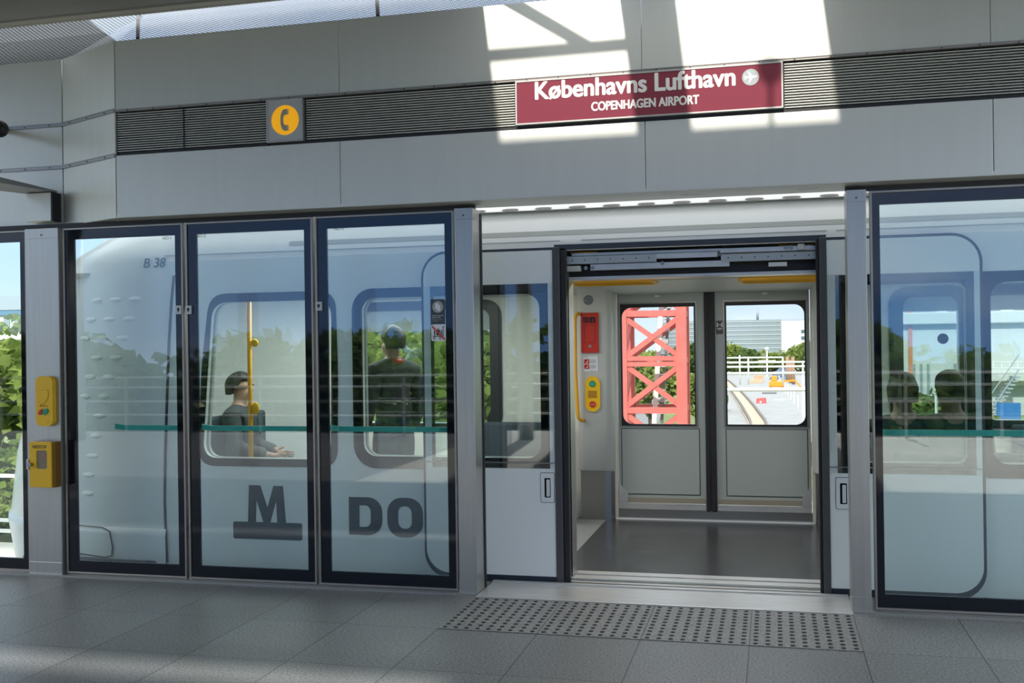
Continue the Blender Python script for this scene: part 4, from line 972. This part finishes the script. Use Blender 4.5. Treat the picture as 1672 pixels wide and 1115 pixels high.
def person(label, loc, rz, sit=False, jacket=JACK, tro=TROU, hair=HAIR, collar=None, backpack=False, arm_up=False, k=1.0, group=None):
    root = thing('person', label, 'person', loc, group, rz); root.scale = (k, k, k)
    J = {}; Rr = {}
    def j(n, p, r): J[n] = p; Rr[n] = r
    hz = .50 if sit else .94; d = hz - .94
    j('pelvis', (0, 0, hz), (.125, .095)); j('waist', (0, 0, 1.10 + d), (.135, .10)); j('chest', (0, .0, 1.32 + d), (.155, .11)); j('collar', (0, .01, 1.44 + d), (.09, .075))
    j('neck', (0, .0, 1.51 + d), .052); j('jaw', (0, -.022, 1.585 + d), (.064, .076)); j('head', (0, -.012, 1.66 + d), (.076, .094)); j('crown', (0, -.004, 1.725 + d), (.058, .072))
    E = [('pelvis', 'waist'), ('waist', 'chest'), ('chest', 'collar'), ('collar', 'neck'), ('neck', 'jaw'), ('jaw', 'head'), ('head', 'crown')]
    j('nose', (0, -.118, 1.625 + d), .011); E.append(('jaw', 'nose'))
    for s, t in ((-1, 'l'), (1, 'r')):
        j('sh' + t, (s * .175, .01, 1.40 + d), .058); E.append(('collar', 'sh' + t))
        if arm_up and s > 0: el, wr, dr = (s * .27, -.10, 1.20 + d), (s * .16, -.30, 1.30 + d), Vector((-.25, -.6, .7))
        elif sit: el, wr, dr = (s * .22, -.04, 1.14 + d), (s * .13, -.27, 1.08 + d), Vector((-s * .3, -.9, -.2))
        else: el, wr, dr = (s * .245, .02, 1.13 + d), (s * .235, -.10, .90 + d), Vector((-s * .1, -.25, -1))
        j('el' + t, el, .044); j('wr' + t, wr, .029); dr.normalize(); w = Vector(wr)
        pm = w + dr * .06; j('pm' + t, tuple(pm), (.036, .018))
        E += [('sh' + t, 'el' + t), ('el' + t, 'wr' + t), ('wr' + t, 'pm' + t)]
        side = dr.cross(Vector((0, 1, .2))).normalized(); back = side.cross(dr).normalized()
        for f, (o, ln) in enumerate(((-.027, .068), (-.009, .078), (.009, .073), (.026, .058))):
            a = pm + side * o + dr * .035; b = a + dr * ln * .55 - back * .006; c = b + dr * ln * .40 - back * .020
            for q, (p_, r_) in enumerate(((a, .0095), (b, .0085), (c, .007))): j('f%d%d' % (f, q) + t, tuple(p_), r_)
            E += [('pm' + t, 'f%d0' % f + t), ('f%d0' % f + t, 'f%d1' % f + t), ('f%d1' % f + t, 'f%d2' % f + t)]
        a = w + dr * .03 - side * .034; b = a + dr * .035 - side * .018 - back * .01; j('t0' + t, tuple(a), .011); j('t1' + t, tuple(b), .009); E += [('wr' + t, 't0' + t), ('t0' + t, 't1' + t)]
        j('hp' + t, (s * .085, 0, hz - .05), .075); E.append(('pelvis', 'hp' + t))
        if sit: kn, an, to = (s * .11, -.42, hz + .02), (s * .11, -.40, .09), (s * .12, -.55, .045)
        else: kn, an, to = (s * .10, -.02, .50), (s * .10, .03, .09), (s * .12, -.13, .04)
        j('kn' + t, kn, .060); j('an' + t, an, .040); j('to' + t, to, (.035, .028)); E += [('hp' + t, 'kn' + t), ('kn' + t, 'an' + t), ('an' + t, 'to' + t)]
        j('ear' + t, (s * .086, .0, 1.645 + d), (.012, .022)); E.append(('head', 'ear' + t))
    body = add_mesh('body', skin_mesh(J, E, Rr), SKIN, root)
    def grow(keys, g):
        G = {n: (g + .03 if n in ('pelvis', 'hpl', 'hpr') else g) for n in keys}
        rr = {n: (tuple(x + G[n] for x in Rr[n]) if isinstance(Rr[n], tuple) else Rr[n] + G[n]) for n in keys}
        return skin_mesh({n: J[n] for n in keys}, [e for e in E if e[0] in keys and e[1] in keys], rr)
    add_mesh('jacket', grow(['pelvis', 'waist', 'chest', 'collar', 'neck', 'shl', 'ell', 'wrl', 'shr', 'elr', 'wrr'], .024), jacket, root)
    add_mesh('trousers', grow(['waist', 'pelvis', 'hpl', 'knl', 'anl', 'hpr', 'knr', 'anr'], .014), tro, root)
    m = MB(); z = 1.685 + d
    rows = []
    for i in range(9):
        ph = math.pi / 2 * i / 8 * 1.0
        rows.append([(.098 * math.cos(ph) * math.cos(a), .012 + .115 * math.cos(ph) * math.sin(a), z + (-.035 if math.sin(a) > -.3 else .01) * (1 - i / 8) + .085 * math.sin(ph)) for a in [2 * math.pi * q / 24 for q in range(24)]])
    back = [(.094 * math.cos(a), .014 + .108 * math.sin(a), z - (.11 if math.sin(a) > .1 else .03 if math.sin(a) > -.4 else -.01)) for a in [2 * math.pi * q / 24 for q in range(24)]]
    m.grid([back] + rows, True, True).build('hair', hair, root, local=True)
    m = MB()
    for s in (-1, 1): m.ell((s * .032, -.104, 1.652 + d), .012, .007, .007, 10, 6)
    m.build('eyes', INK, root, local=True)
    MB().ell((0, -.100, 1.585 + d), .022, .006, .006, 10, 6).build('mouth', REDD, root, local=True)
    for s, t in ((-1, 'l'), (1, 'r')):
        a, b = Vector(J['an' + t]), Vector(J['to' + t]); MB().ell(((a.x + b.x) / 2, (a.y + b.y) / 2, .045), .048, .13, .045).build('shoe', BLACK, root, local=True)
    if collar: MB().tube([(.075 * math.cos(a), .005 + .07 * math.sin(a), 1.475 + d) for a in [2 * math.pi * q / 16 for q in range(18)]], .02, 8, cap=False).build('collar', collar, root, local=True)
    if backpack: MB().plate(rrect(-.15, .15, 1.00 + d, 1.44 + d, .08), [], lambda u, v, w: (u, .13 + w, v), .16).build('backpack', jacket, root, bevel=.04, local=True)
    return root
person('dark-haired person standing at the train window, dark jacket with red collar', (-3.106, 1.50, 0), R(-125), jacket=JACK, collar=RED, k=1.05)
person('person in charcoal jacket seated behind the yellow pole in the train', (-4.80, 2.0, .0), R(100), sit=True, jacket=JACK2, k=1.10)
person('seated person seen from behind as a silhouette, left one in the right glass panel', (0.878, .96, .0), R(176), sit=True, k=1.09)
person('seated dark-haired person seen from behind, below the round window sticker', (1.194, .96, .0), R(188), sit=True, k=1.10)

# ------------------------------------------------------------------ the world outside
GZ = -6.0
struct(MB().box(-420, 420, -200, 700, GZ - .2, GZ).build('ground', GRASS), 'green ground far below the elevated line')
m = MB().hexa([(-16.5, 40, GZ + .01), (-6.5, 40, GZ + .01), (-36, 420, GZ + .01), (-58, 420, GZ + .01), (-16.5, 40, GZ + .05), (-6.5, 40, GZ + .05), (-36, 420, GZ + .05), (-58, 420, GZ + .05)])
tag(m.build('road', ASPH), 'grey road seen through the red crane mast', 'road', kind='structure')
# own viaduct
struct(MB().box(-40, 14, .40, 6.4, -1.6, -1.15).build('trim_10', VCONC), 'pale concrete track deck under the train')
def viaduct_railing():
    o = thing('track_railing', 'white railing beside the train nose at the left edge', 'railing', (-16, 6.1, -1.15))
    for z in (-.12, -.76, -.915): MB().box(-40, -6.2, 6.05, 6.11, z - .022, z + .022).build('rail', WRAIL, o)
    p0 = None
    for i in range(8):
        x = -8 - 4.0 * i
        if p0 is None: p0 = MB().box(x - .03, x + .03, 6.06, 6.12, -1.15, -.1).build('railing_post', WRAIL, o); X0 = x
        else:
            c = p0.copy(); COL.objects.link(c); c.location.x += x - X0
viaduct_railing()

# work deck with the second track, seen through the right door window
def D(x, y): return (x * 2.117, (y + 6.82) * 2.117 - 6.82)
DZ = -4.0
struct(MB().plate([D(-1.6, 24), D(4.5, 24), D(3.5, 60), D(-.9, 127), D(-2.2, 127), D(-4.0, 60)], [], XY(DZ), .5).build('trim_11', DECK), 'light grey construction deck running away beyond the right door window')
def track():
    o = thing('railway_track', 'curving slab track with two steel rails on the construction deck', 'track', (*D(-.5, 26), DZ))
    c = [D(-.42, 25), D(-.52, 28), D(-1.02, 36), D(-1.72, 46), D(-2.85, 60), D(-4.6, 78)]
    def strip(off, w, z0, z1, name, m):
        L_, R_ = [], []
        for i, p in enumerate(c):
            a = Vector(c[max(0, i - 1)]); b = Vector(c[min(len(c) - 1, i + 1)]); d = (b - a).normalized(); n = Vector((d.y, -d.x)); q = Vector(p) + n * off
            L_.append(q - n * w / 2); R_.append(q + n * w / 2)
        mb = MB(); mb.grid([[(l.x, l.y, z0), (l.x, l.y, z1), (r.x, r.y, z1), (r.x, r.y, z0)] for l, r in zip(L_, R_)], False); mb.build(name, m, o)
    strip(0, 1.30, DZ, DZ + .12, 'slab', SANDC); strip(-.5, .16, DZ + .12, DZ + .28, 'rail', RAILM); strip(.5, .16, DZ + .12, DZ + .28, 'rail', RAILM)
track()
def guard():
    o = thing('guard_railing', 'white guard railing across the view in the right door window', 'railing', (-.1, 12, -1.15))
    for z, x1, r in ((1.375, .17, .014), (1.292, .56, .018), (1.215, .56, .018), (1.102, .56, .022), (.818, .56, .034)): MB().tube([(-.95, 12, z), (x1, 12, z)], r, 8).build('rail', WRAIL, o)
    for x, zt, zb in ((-.567, 1.42, .9), (-.42, 1.38, .9), (.165, 1.375, .9), (.50, 1.3, -1.15), (-.93, 1.38, -1.15)): MB().tube([(x, 12, zb), (x, 12, zt)], .014, 8).build('railing_post', WRAIL, o)
    MB().box(-1.2, 1.0, 11.8, 12.2, GZ, -1.15).build('plinth', VCONC, o)
guard()
def yard():
    x, y = D(.16, 50)
    o = thing('orange_excavator', 'orange construction machine standing on the work deck', 'excavator', (x, y, DZ))
    k = .62
    def bx(a, b, c, d, e, f, n, m_, bv): MB().box(x + a * k, x + b * k, y + c * k, y + d * k, DZ + e * k, DZ + f * k).build(n, m_, o, bevel=bv * k)
    bx(-1.3, 1.3, -1.2, 1.2, .7, 1.7, 'body', ORANGE, .15); bx(-.9, .1, -1.0, .4, 1.7, 2.7, 'cab', ORANGE, .1)
    bx(-1.3, -.8, -1.6, 1.6, 0, .7, 'crawler', BLACK, .2); bx(.8, 1.3, -1.6, 1.6, 0, .7, 'crawler', BLACK, .2)
    MB().beam((x + .6 * k, y, DZ + 1.6 * k), (x + 3.2 * k, y - .5, DZ + 1.9 * k), .35 * k).beam((x + 3.2 * k, y - .5, DZ + 1.9 * k), (x + 4.2 * k, y - .6, DZ + .7 * k), .25 * k).build('arm', ORANGE, o)
    x, y = D(-.509, 38.9)
    o = thing('red_barrier', 'bright red plastic barrier lying on the work deck', 'barrier', (x, y, DZ))
    MB().hexa([(x - .45, y - .4, DZ), (x + .45, y - .3, DZ), (x + .45, y + .3, DZ), (x - .45, y + .3, DZ), (x - .40, y - .15, DZ + .42), (x + .42, y - .1, DZ + .5), (x + .42, y + .1, DZ + .5), (x - .40, y + .1, DZ + .42)]).build('shell', mat('barrier_red', (.75, .04, .04), .5), o, bevel=.05)
    MB().box(x - .12, x + .02, y - .42, y - .36, DZ + .05, DZ + .2).build('reflector', STICKW, o)
    p0 = None
    for i in range(9):
        t = i / 8; px, py = D(.35 + .62 * t * 1.05, 58 - 26 * t)
        if p0 is None:
            p0 = tag(MB().box(px - .05, px + .05, py - .05, py + .05, DZ, DZ + 1.1).build('marker_stake', WRAIL), 'white marker stake in the row along the right side of the work deck', 'stake', 'row of white marker stakes on the deck')
        else:
            c = p0.copy(); COL.objects.link(c); c.location = (px, py, DZ)
    t0 = None
    lab = ['brown steel pile standing at the right edge of the right door window', 'shorter brown steel pile behind the orange machine', 'brown steel pile nearest the white guard post']
    for i, (u, v, h) in enumerate(((.88, 62, 3.4), (1.02, 60, 3.0), (1.16, 58, 3.5))):
        px, py = D(u, v); tag(MB().tube([(px, py, DZ), (px, py, DZ + h)], .22, 12).build('steel_pile', mat('pile_brown_%d' % i, (.33, .20, .13), .7)), lab[i], 'pile')
    x, y = D(.62, 66)
    r_ = random.Random(3); mb = MB()
    rows = [[(x + rr * 1.9 * math.cos(a) * r_.uniform(.85, 1.1), y + rr * 1.4 * math.sin(a), DZ + 1.9 * (1 - rr ** 1.6) * r_.uniform(.8, 1.05)) for a in [2 * math.pi * q / 16 for q in range(16)]] for rr in (1, .8, .6, .4, .2, .05)]
    tag(mb.grid(rows, False, True).build('rubble_heap', mat('rubble', (.10, .14, .20), .9, var=.5, vscale=2)), 'dark heap of rubble behind the orange machine', 'heap')
    for i, (u, v) in enumerate(((-1.0, 60), (-.9, 62), (-.2, 47), (.25, 41))):
        px, py = D(u, v); w = (1.6, 1.2, 1.5, .9)[i]
        tag(MB().box(px - w / 2, px + w / 2, py - .4, py + .4, DZ, DZ + (.5, .9, .12, .1)[i]).build('timber_stack', mat('stack_%d' % i, ((.55, .38, .25), (.5, .33, .2), (.12, .13, .14), (.85, .85, .83))[i], .8), bevel=.03),
            ('low stack of tan timber beside the curving track', 'taller stack of brown timber beside the curving track', 'dark strip of scrap lying across the work deck', 'white sheet lying on the near part of the work deck')[i], 'stack')
yard()

# red crane mast through the left door window
def crane():
    o = thing('crane_mast', 'red lattice crane mast seen through the left door window', 'crane', (-3.9, 29.3, GZ))
    xl, xr, yn, yf = -4.86, -2.94, 28.3, 30.2; w = .34
    c0 = None
    for x, y in ((xr, yn), (xl, yn), (xl, yf), (xr, yf)):
        ww = w if (x, y) == (xr, yn) else .22
        MB().box(x - ww / 2, x + ww / 2, y - ww / 2, y + ww / 2, GZ, 5.2).build('column', CRANE, o)
    zs = [-5.5, -3.87, -2.24, -.62, 1.02, 2.62, 4.25]
    for i, z in enumerate(zs):
        for a, b in (((xl, yn), (xr, yn)), ((xl, yf), (xr, yf)), ((xl, yn), (xl, yf)), ((xr, yn), (xr, yf))):
            near = a[1] == yn and b[1] == yn
            if near and i % 2 == 0 and 0 < z < 2:
                for dz in (-.095, .095): MB().beam((*a, z + dz), (*b, z + dz), .14, .15).build('crossbeam', CRANE, o)
            else: MB().beam((*a, z), (*b, z), .16, .2).build('crossbeam', CRANE, o)
    for i, (za, zb) in enumerate(zip(zs, zs[1:])):
        for a, b in (((xl, yn), (xr, yn)), ((xl, yf), (xr, yf)), ((xl, yn), (xl, yf)), ((xr, yn), (xr, yf))):
            MB().beam((*a, za + .1), (*b, zb - .1), .12, .17).build('brace', CRANE, o)
            if a[1] == b[1] == yn: MB().beam((b[0], b[1] + .03, za + .1), (a[0], a[1] + .03, zb - .1), .12, .17).build('brace', CRANE, o)
    l = thing('access_ladder', 'white and dark access ladder leaning inside the red crane mast', 'ladder', (-4.1, 29.2, GZ))
    MB().beam((-4.35, 29.2, GZ), (-3.55, 29.2, 4.6), .16, .10).build('stile', WRAIL, l); MB().beam((-4.12, 29.5, GZ), (-3.32, 29.5, 4.6), .10, .10).build('stile', STEELD, l)
    mb = MB()
    for i in range(26):
        t = i / 26; mb.box(-4.35 + .8 * t - .05, -4.05 + .8 * t, 29.18, 29.52, GZ + 10.4 * t, GZ + 10.4 * t + (.16 if i % 3 else .04))
    mb.build('rungs', GREYL, l)
crane()

# trees
def crown_mesh(name, lobes, n, size, m, seed):
    rnd = random.Random(seed); mb = MB()
    for _ in range(n):
        c, r = lobes[rnd.randrange(len(lobes))]
        v = Vector((rnd.gauss(0, 1), rnd.gauss(0, 1), rnd.gauss(0, 1))).normalized() * (rnd.uniform(.55, 1.0) ** .5)
        p = Vector((c[0] + v.x * r[0], c[1] + v.y * r[1], c[2] + v.z * r[2]))
        a = Vector((rnd.gauss(0, 1), rnd.gauss(0, 1), rnd.gauss(0, 1))).normalized(); b = a.cross(Vector((rnd.gauss(0, 1), rnd.gauss(0, 1), rnd.gauss(0, 1)))).normalized()
        s = size * rnd.uniform(.6, 1.2)
        mb.face([mb.bm.verts.new(p + q) for q in (-a * s - b * s * .55, a * s * .2 - b * s * .75, a * s + b * s * .1, -a * s * .1 + b * s * .7)])
    me = bpy.data.meshes.new(name); mb.bm.to_mesh(me); mb.bm.free(); me.materials.append(m); return me
def tree_proto(seed, m, h=7.5, n=2600, size=.27):
    rnd = random.Random(seed); lobes = [((0, 0, h * .62), (h * .27, h * .27, h * .34))]
    for i in range(7):
        a = rnd.uniform(0, 6.28); lobes.append(((h * .2 * math.cos(a), h * .2 * math.sin(a), h * rnd.uniform(.38, .82)), (h * .17, h * .17, h * .16)))
    mc = crown_mesh('crown', lobes, n, size, m, seed)
    mb = MB(); mb.tube([(0, 0, 0), (.05, 0, h * .3), (0, .05, h * .6), (.1, 0, h * .8)], [.18, .14, .09, .03], 8)
    for i in range(4):
        a = 1.6 * i; mb.tube([(0, 0, h * (.3 + .08 * i)), (h * .18 * math.cos(a), h * .18 * math.sin(a), h * (.55 + .07 * i))], [.07, .02], 6)
    mt = bpy.data.meshes.new('trunk'); bmesh.ops.recalc_face_normals(mb.bm, faces=mb.bm.faces); mb.bm.to_mesh(mt); mb.bm.free(); mt.materials.append(BARK)
    return mc, mt
PROTO = [tree_proto(11, LEAF), tree_proto(12, LEAF), tree_proto(13, LEAFD)]
def tree(p, x, y, z, s, label, group, sx=1.):
    o = thing('tree', label, 'tree', (x, y, z), group, random.uniform(0, 6.28)); o.scale = (s * sx, s * sx, s)
    for nm, me in zip(('crown', 'trunk'), PROTO[p]):
        c = bpy.data.objects.new(nm, me); COL.objects.link(c); c.parent = o
rnd = random.Random(5)
GT = 'leafy trees beyond the train on the left'
for i in range(16):                                   # behind train windows and the left pane
    x = -43 + i * 2.25; y = 32 + rnd.uniform(-2.5, 3.5)
    s = (9.0 + .45 * max(0, (-24 - x) * .12)) / 7.5 * rnd.uniform(.93, 1.06) * (.98 if x > -20 else 1.06)
    lab = 'sunlit leafy tree at the far left beyond the train nose' if x < -26 else 'sunlit leafy tree seen through the tinted train windows'
    tree(i % 2, x, y, GZ, s * .95, lab, GT + (' edge' if x < -26 else ''), 1.2)
for i in range(7):
    tree(2 if i % 2 else 0, -36 + i * 1.9, 24 + rnd.uniform(-1.5, 2), GZ, .62, 'low bush filling the foot of the trees at the left edge', 'bushes at the left edge', 1.5)
for i in range(9):
    tree(i % 3, -40 + i * 3.1, 46 + rnd.uniform(-3, 3), GZ, 1.25, 'taller tree in the back row beyond the train', 'back row of trees', 1.2)
for i, (x, y, s) in enumerate(((-9.2, 74, .98), (-5.5, 78, .75), (-20.5, 110, .7), (-24, 112, .8), (-28, 120, .8))):
    tree(i % 2, x, y, GZ, s, ('round leafy tree right of the ladder in the crane window', 'low bush at the right of the crane mast', 'distant tree left of the road in the crane window', 'distant bush left of the road in the crane window', 'small distant tree at the left edge of the crane window')[i], 'trees by the road')
for i in range(9):                                    # tree line in the right door window
    x = -14 + i * 3.1; y = 176 + rnd.uniform(-6, 8)
    tree((2, 0, 1)[i % 3] if i < 5 else i % 2, x, y, GZ, rnd.uniform(.9, 1.08) * (1.05 if i < 3 or i > 6 else .9), 'leafy tree of the tree line below the glass office building', 'tree line before the office building', 1.3)
# slope, stairs and white building in the right panel
def right_building():
    o = thing('white_building', 'long white building with a window band, seen through the right glass panel', 'building', (12, 52, GZ))
    MB().box(5.5, 24, 50, 60, GZ, 2.35).build('wall', BLDW, o); MB().box(5.4, 24, 49.6, 60, 2.35, 2.95).build('ledge', BLDW, o, bevel=.05)
    MB().box(8.2, 24, 50.6, 60, 2.95, 6.6).build('upper_storey', BLDW, o); MB().box(5.5, 8.2, 50.6, 60, 2.95, 6.6).build('ribbed_wall', BLDROOF, o)
    w0 = None
    for i in range(9):
        x = 8.7 + 1.55 * i
        f = MB().box(x, x + .95, 50.5, 50.62, 3.05, 5.6).build('window_frame', WRAIL, o); MB().box(x + .08, x + .87, 50.48, 50.5, 3.15, 5.5).build('pane', BLDDK, f)
    for k, xx in enumerate((6.9, 8.85)):
        for i in range(3): f = MB().box(xx + i * .34, xx + .14 + i * .34, 49.95, 50.0, -1.2, .35).build('slit_window', BLDGL, o)
    MB().box(6.7, 6.9, 49.9, 50.2, -2, 5.6).build('downpipe', mat('downpipe_orange', (.6, .2, .08), .6), o)
    for z in (.12, .42): MB().tube([(10.2, 49.2, z), (13.2, 49.2, z)], .03, 6).build('balcony_rail', WRAIL, o)
    m_ = MB()
    for i in range(9): m_.tube([(10.2 + .37 * i, 49.2, -.2), (10.2 + .37 * i, 49.2, .42)], .02, 5)
    m_.build('balcony_bars', WRAIL, o); MB().box(10.0, 13.4, 48.9, 50, -.5, -.2).build('balcony', VCONC, o)
    m_ = MB()
    for i in range(12): m_.box(10.0 + i * .11, 10.25 + i * .11, 47.6, 48.8, -2.3 + .18 * i, -2.22 + .18 * i)
    m_.beam((10.0, 47.6, -2.0), (11.4, 47.6, .1), .06).beam((10.0, 47.6, -1.3), (11.4, 47.6, .8), .05); m_.build('stairs', BLDROOF, o)
right_building()
tag(MB().hexa([(8.9, 40, GZ), (26, 40, GZ), (26, 49.5, GZ), (8.9, 49.5, GZ), (10.4, 46, -2.9), (26, 46, 2.4), (26, 49, 2.6), (10.6, 49, -2.6)]).build('grass_slope', mat('slope_green', (.22, .33, .08), .9, var=.35, vscale=2)), 'green grass slope climbing to the right below the white building', 'slope')
tag(MB().box(9.9, 10.9, 45.0, 45.1, -2.3, -1.35).box(10.35, 10.45, 45.02, 45.08, GZ, -2.3).build('blue_board', BLUEP), 'small blue board beside the stairs in the right glass panel', 'board')
for i, (x, y, s) in enumerate(((6.4, 44, .70), (7.6, 45, .74), (8.6, 43, .62), (5.2, 43, .66))):
    tree(2 if i % 2 else 0, x, y, GZ, s, ('bush below the slit windows of the white building, leftmost', 'bush below the slit windows, between two passengers', 'bush right of the dark-haired silhouette below the white building', 'bush behind the left passenger silhouette in the right panel')[i], 'bushes before the white building', 1.2)
m = MB()
m.tube([(6.6, 40.0, GZ), (6.6, 40, -.75), (8.35, 40, -.75), (8.35, 40, -2.6)], .07, 6)
tag(m.build('white_pipe_frame', WRAIL), 'white bent pipe frame between the two passenger silhouettes', 'frame')
# glass office and white block beyond
def offices():
    o = thing('glass_office', 'curved grey glass office building beyond the tree line', 'building', (-6, 306, GZ))
    cx, cy, r = -9, 330, 26
    pts = [(cx + r * math.cos(a), cy + r * math.sin(a)) for a in [R(180 + 7.5 * i) for i in range(17)]]
    MB().grid([[(x, y, GZ), (x, y, 7.5)] for x, y in pts], False).build('facade', BLDGL, o)
    f0 = None
    for i in range(10):
        z = -4.6 + 1.28 * i
        if f0 is None:
            f0 = MB().grid([[(cx + (r + .25) * math.cos(a), cy + (r + .25) * math.sin(a), z), (cx + (r + .25) * math.cos(a), cy + (r + .25) * math.sin(a), z + .14)] for a in [R(180 + 7.5 * i) for i in range(17)]], False).build('floor_band', BLDW, o)
        else:
            c = f0.copy(); COL.objects.link(c); c.location.z += z + 4.6
    MB().box(-19, 2.2, 318, 332, 7.5, 7.7).build('roof_edge', BLDW, o)
    MB().tube([(-4.3, 315, 7.6), (-4.3, 315, 11.2)], .35, 8).build('antenna', BLDROOF, o)
    o = thing('white_block', 'plain white block at the right of the glass office building', 'building', (8, 262, GZ))
    MB().box(2.1, 14, 260, 275, GZ, 6.2).build('wall', BLDW, o); MB().box(2.1, 14, 260.5, 275, 6.2, 6.7).build('roof_edge', BLDROOF, o)
    for z in (1.6, 3.2): MB().box(6.8, 7.6, 259.9, 260, z, z + .8).build('window', BLDDK, o)
    o = thing('domed_hall', 'grey building with a low domed roof above the trees at the left edge', 'building', (-88, 105, GZ))
    MB().box(-100, -78, 100, 116, GZ, 5.9).build('wall', BLDW, o); MB().box(-100.3, -77.7, 99.7, 116, 5.9, 6.55).build('glass_band', mat('band_blue', (.10, .20, .30), .3), o)
    rows = [[(x, 99.6 + 16.5 * t, 6.55 + 1.75 * (1 - ((x + 88.5) / 11.5) ** 2) ** .8 * (1 if .0 < t < 1 else .95)) for t in (0, .3, .7, 1)] for x in [-100 + i * 1.15 for i in range(21)]]
    mb = MB(); mb.grid(rows, False); mb.plate([(r_[0][0], r_[0][2]) for r_ in rows] + [(-77, 6.5), (-100, 6.5)], [], XZ(99.6), .1); mb.build('dome_roof', BLDROOF, o)
    m_ = MB()
    for i in range(14): m_.box(-99.5 + 1.5 * i, -98.7 + 1.5 * i, 99.9, 100, 3.9, 5.6)
    m_.build('windows', BLDGL, o)
offices()
def cars():
    for i, (x, y, c, lab) in enumerate(((-17.2, 150, (.75, .75, .75), 'white car far along the road behind the crane mast'), (-18.6, 128, (.03, .03, .035), 'black car on the road right of the ladder'), (-14.6, 106, (.6, .62, .65), 'silver car nearest along the road behind the crane mast'))):
        o = thing('car', lab, 'car', (x, y, GZ + .05), 'cars on the road')
        M_ = mat('car_paint_%d' % i, c, .3)
        MB().box(x - .9, x + .9, y - 2.1, y + 2.1, GZ + .35, GZ + .95).build('body', M_, o, bevel=.12); MB().hexa([(x - .8, y - 1.3, GZ + .95), (x + .8, y - 1.3, GZ + .95), (x + .8, y + 1.6, GZ + .95), (x - .8, y + 1.6, GZ + .95), (x - .65, y - .6, GZ + 1.5), (x + .65, y - .6, GZ + 1.5), (x + .65, y + 1.0, GZ + 1.5), (x - .65, y + 1.0, GZ + 1.5)]).build('cabin', BLDDK, o)
        for sx in (-.8, .8):
            for sy in (-1.3, 1.3): MB().tube([(x + sx - .1, y + sy, GZ + .37), (x + sx + .1, y + sy, GZ + .37)], .32, 12).build('wheel', BLACK, o)
cars()
o = thing('street_lamp', 'white double street lamp before the tree line in the right door window', 'lamp', (-2.0, 160, GZ))
MB().tube([(-.9, 160, GZ), (-.9, 160, .2)], .12, 8).build('pole', WRAIL, o); MB().beam((-2.2, 160, -1.6), (.4, 160, -1.6), .2).build('arm', WRAIL, o); MB().ell((-.9, 160, .3), .35, .35, .25).build('lamp_head', STICKW, o)
# trees on the viewer's side, seen only as reflections in the glass
for i in range(14):
    tree(2, -36 + i * 3.3, -30 + rnd.uniform(-3, 3), GZ, rnd.uniform(1.0, 1.22), 'leafy tree behind the viewer, seen only as a reflection in the glass', 'trees reflected in the glass', 1.25)
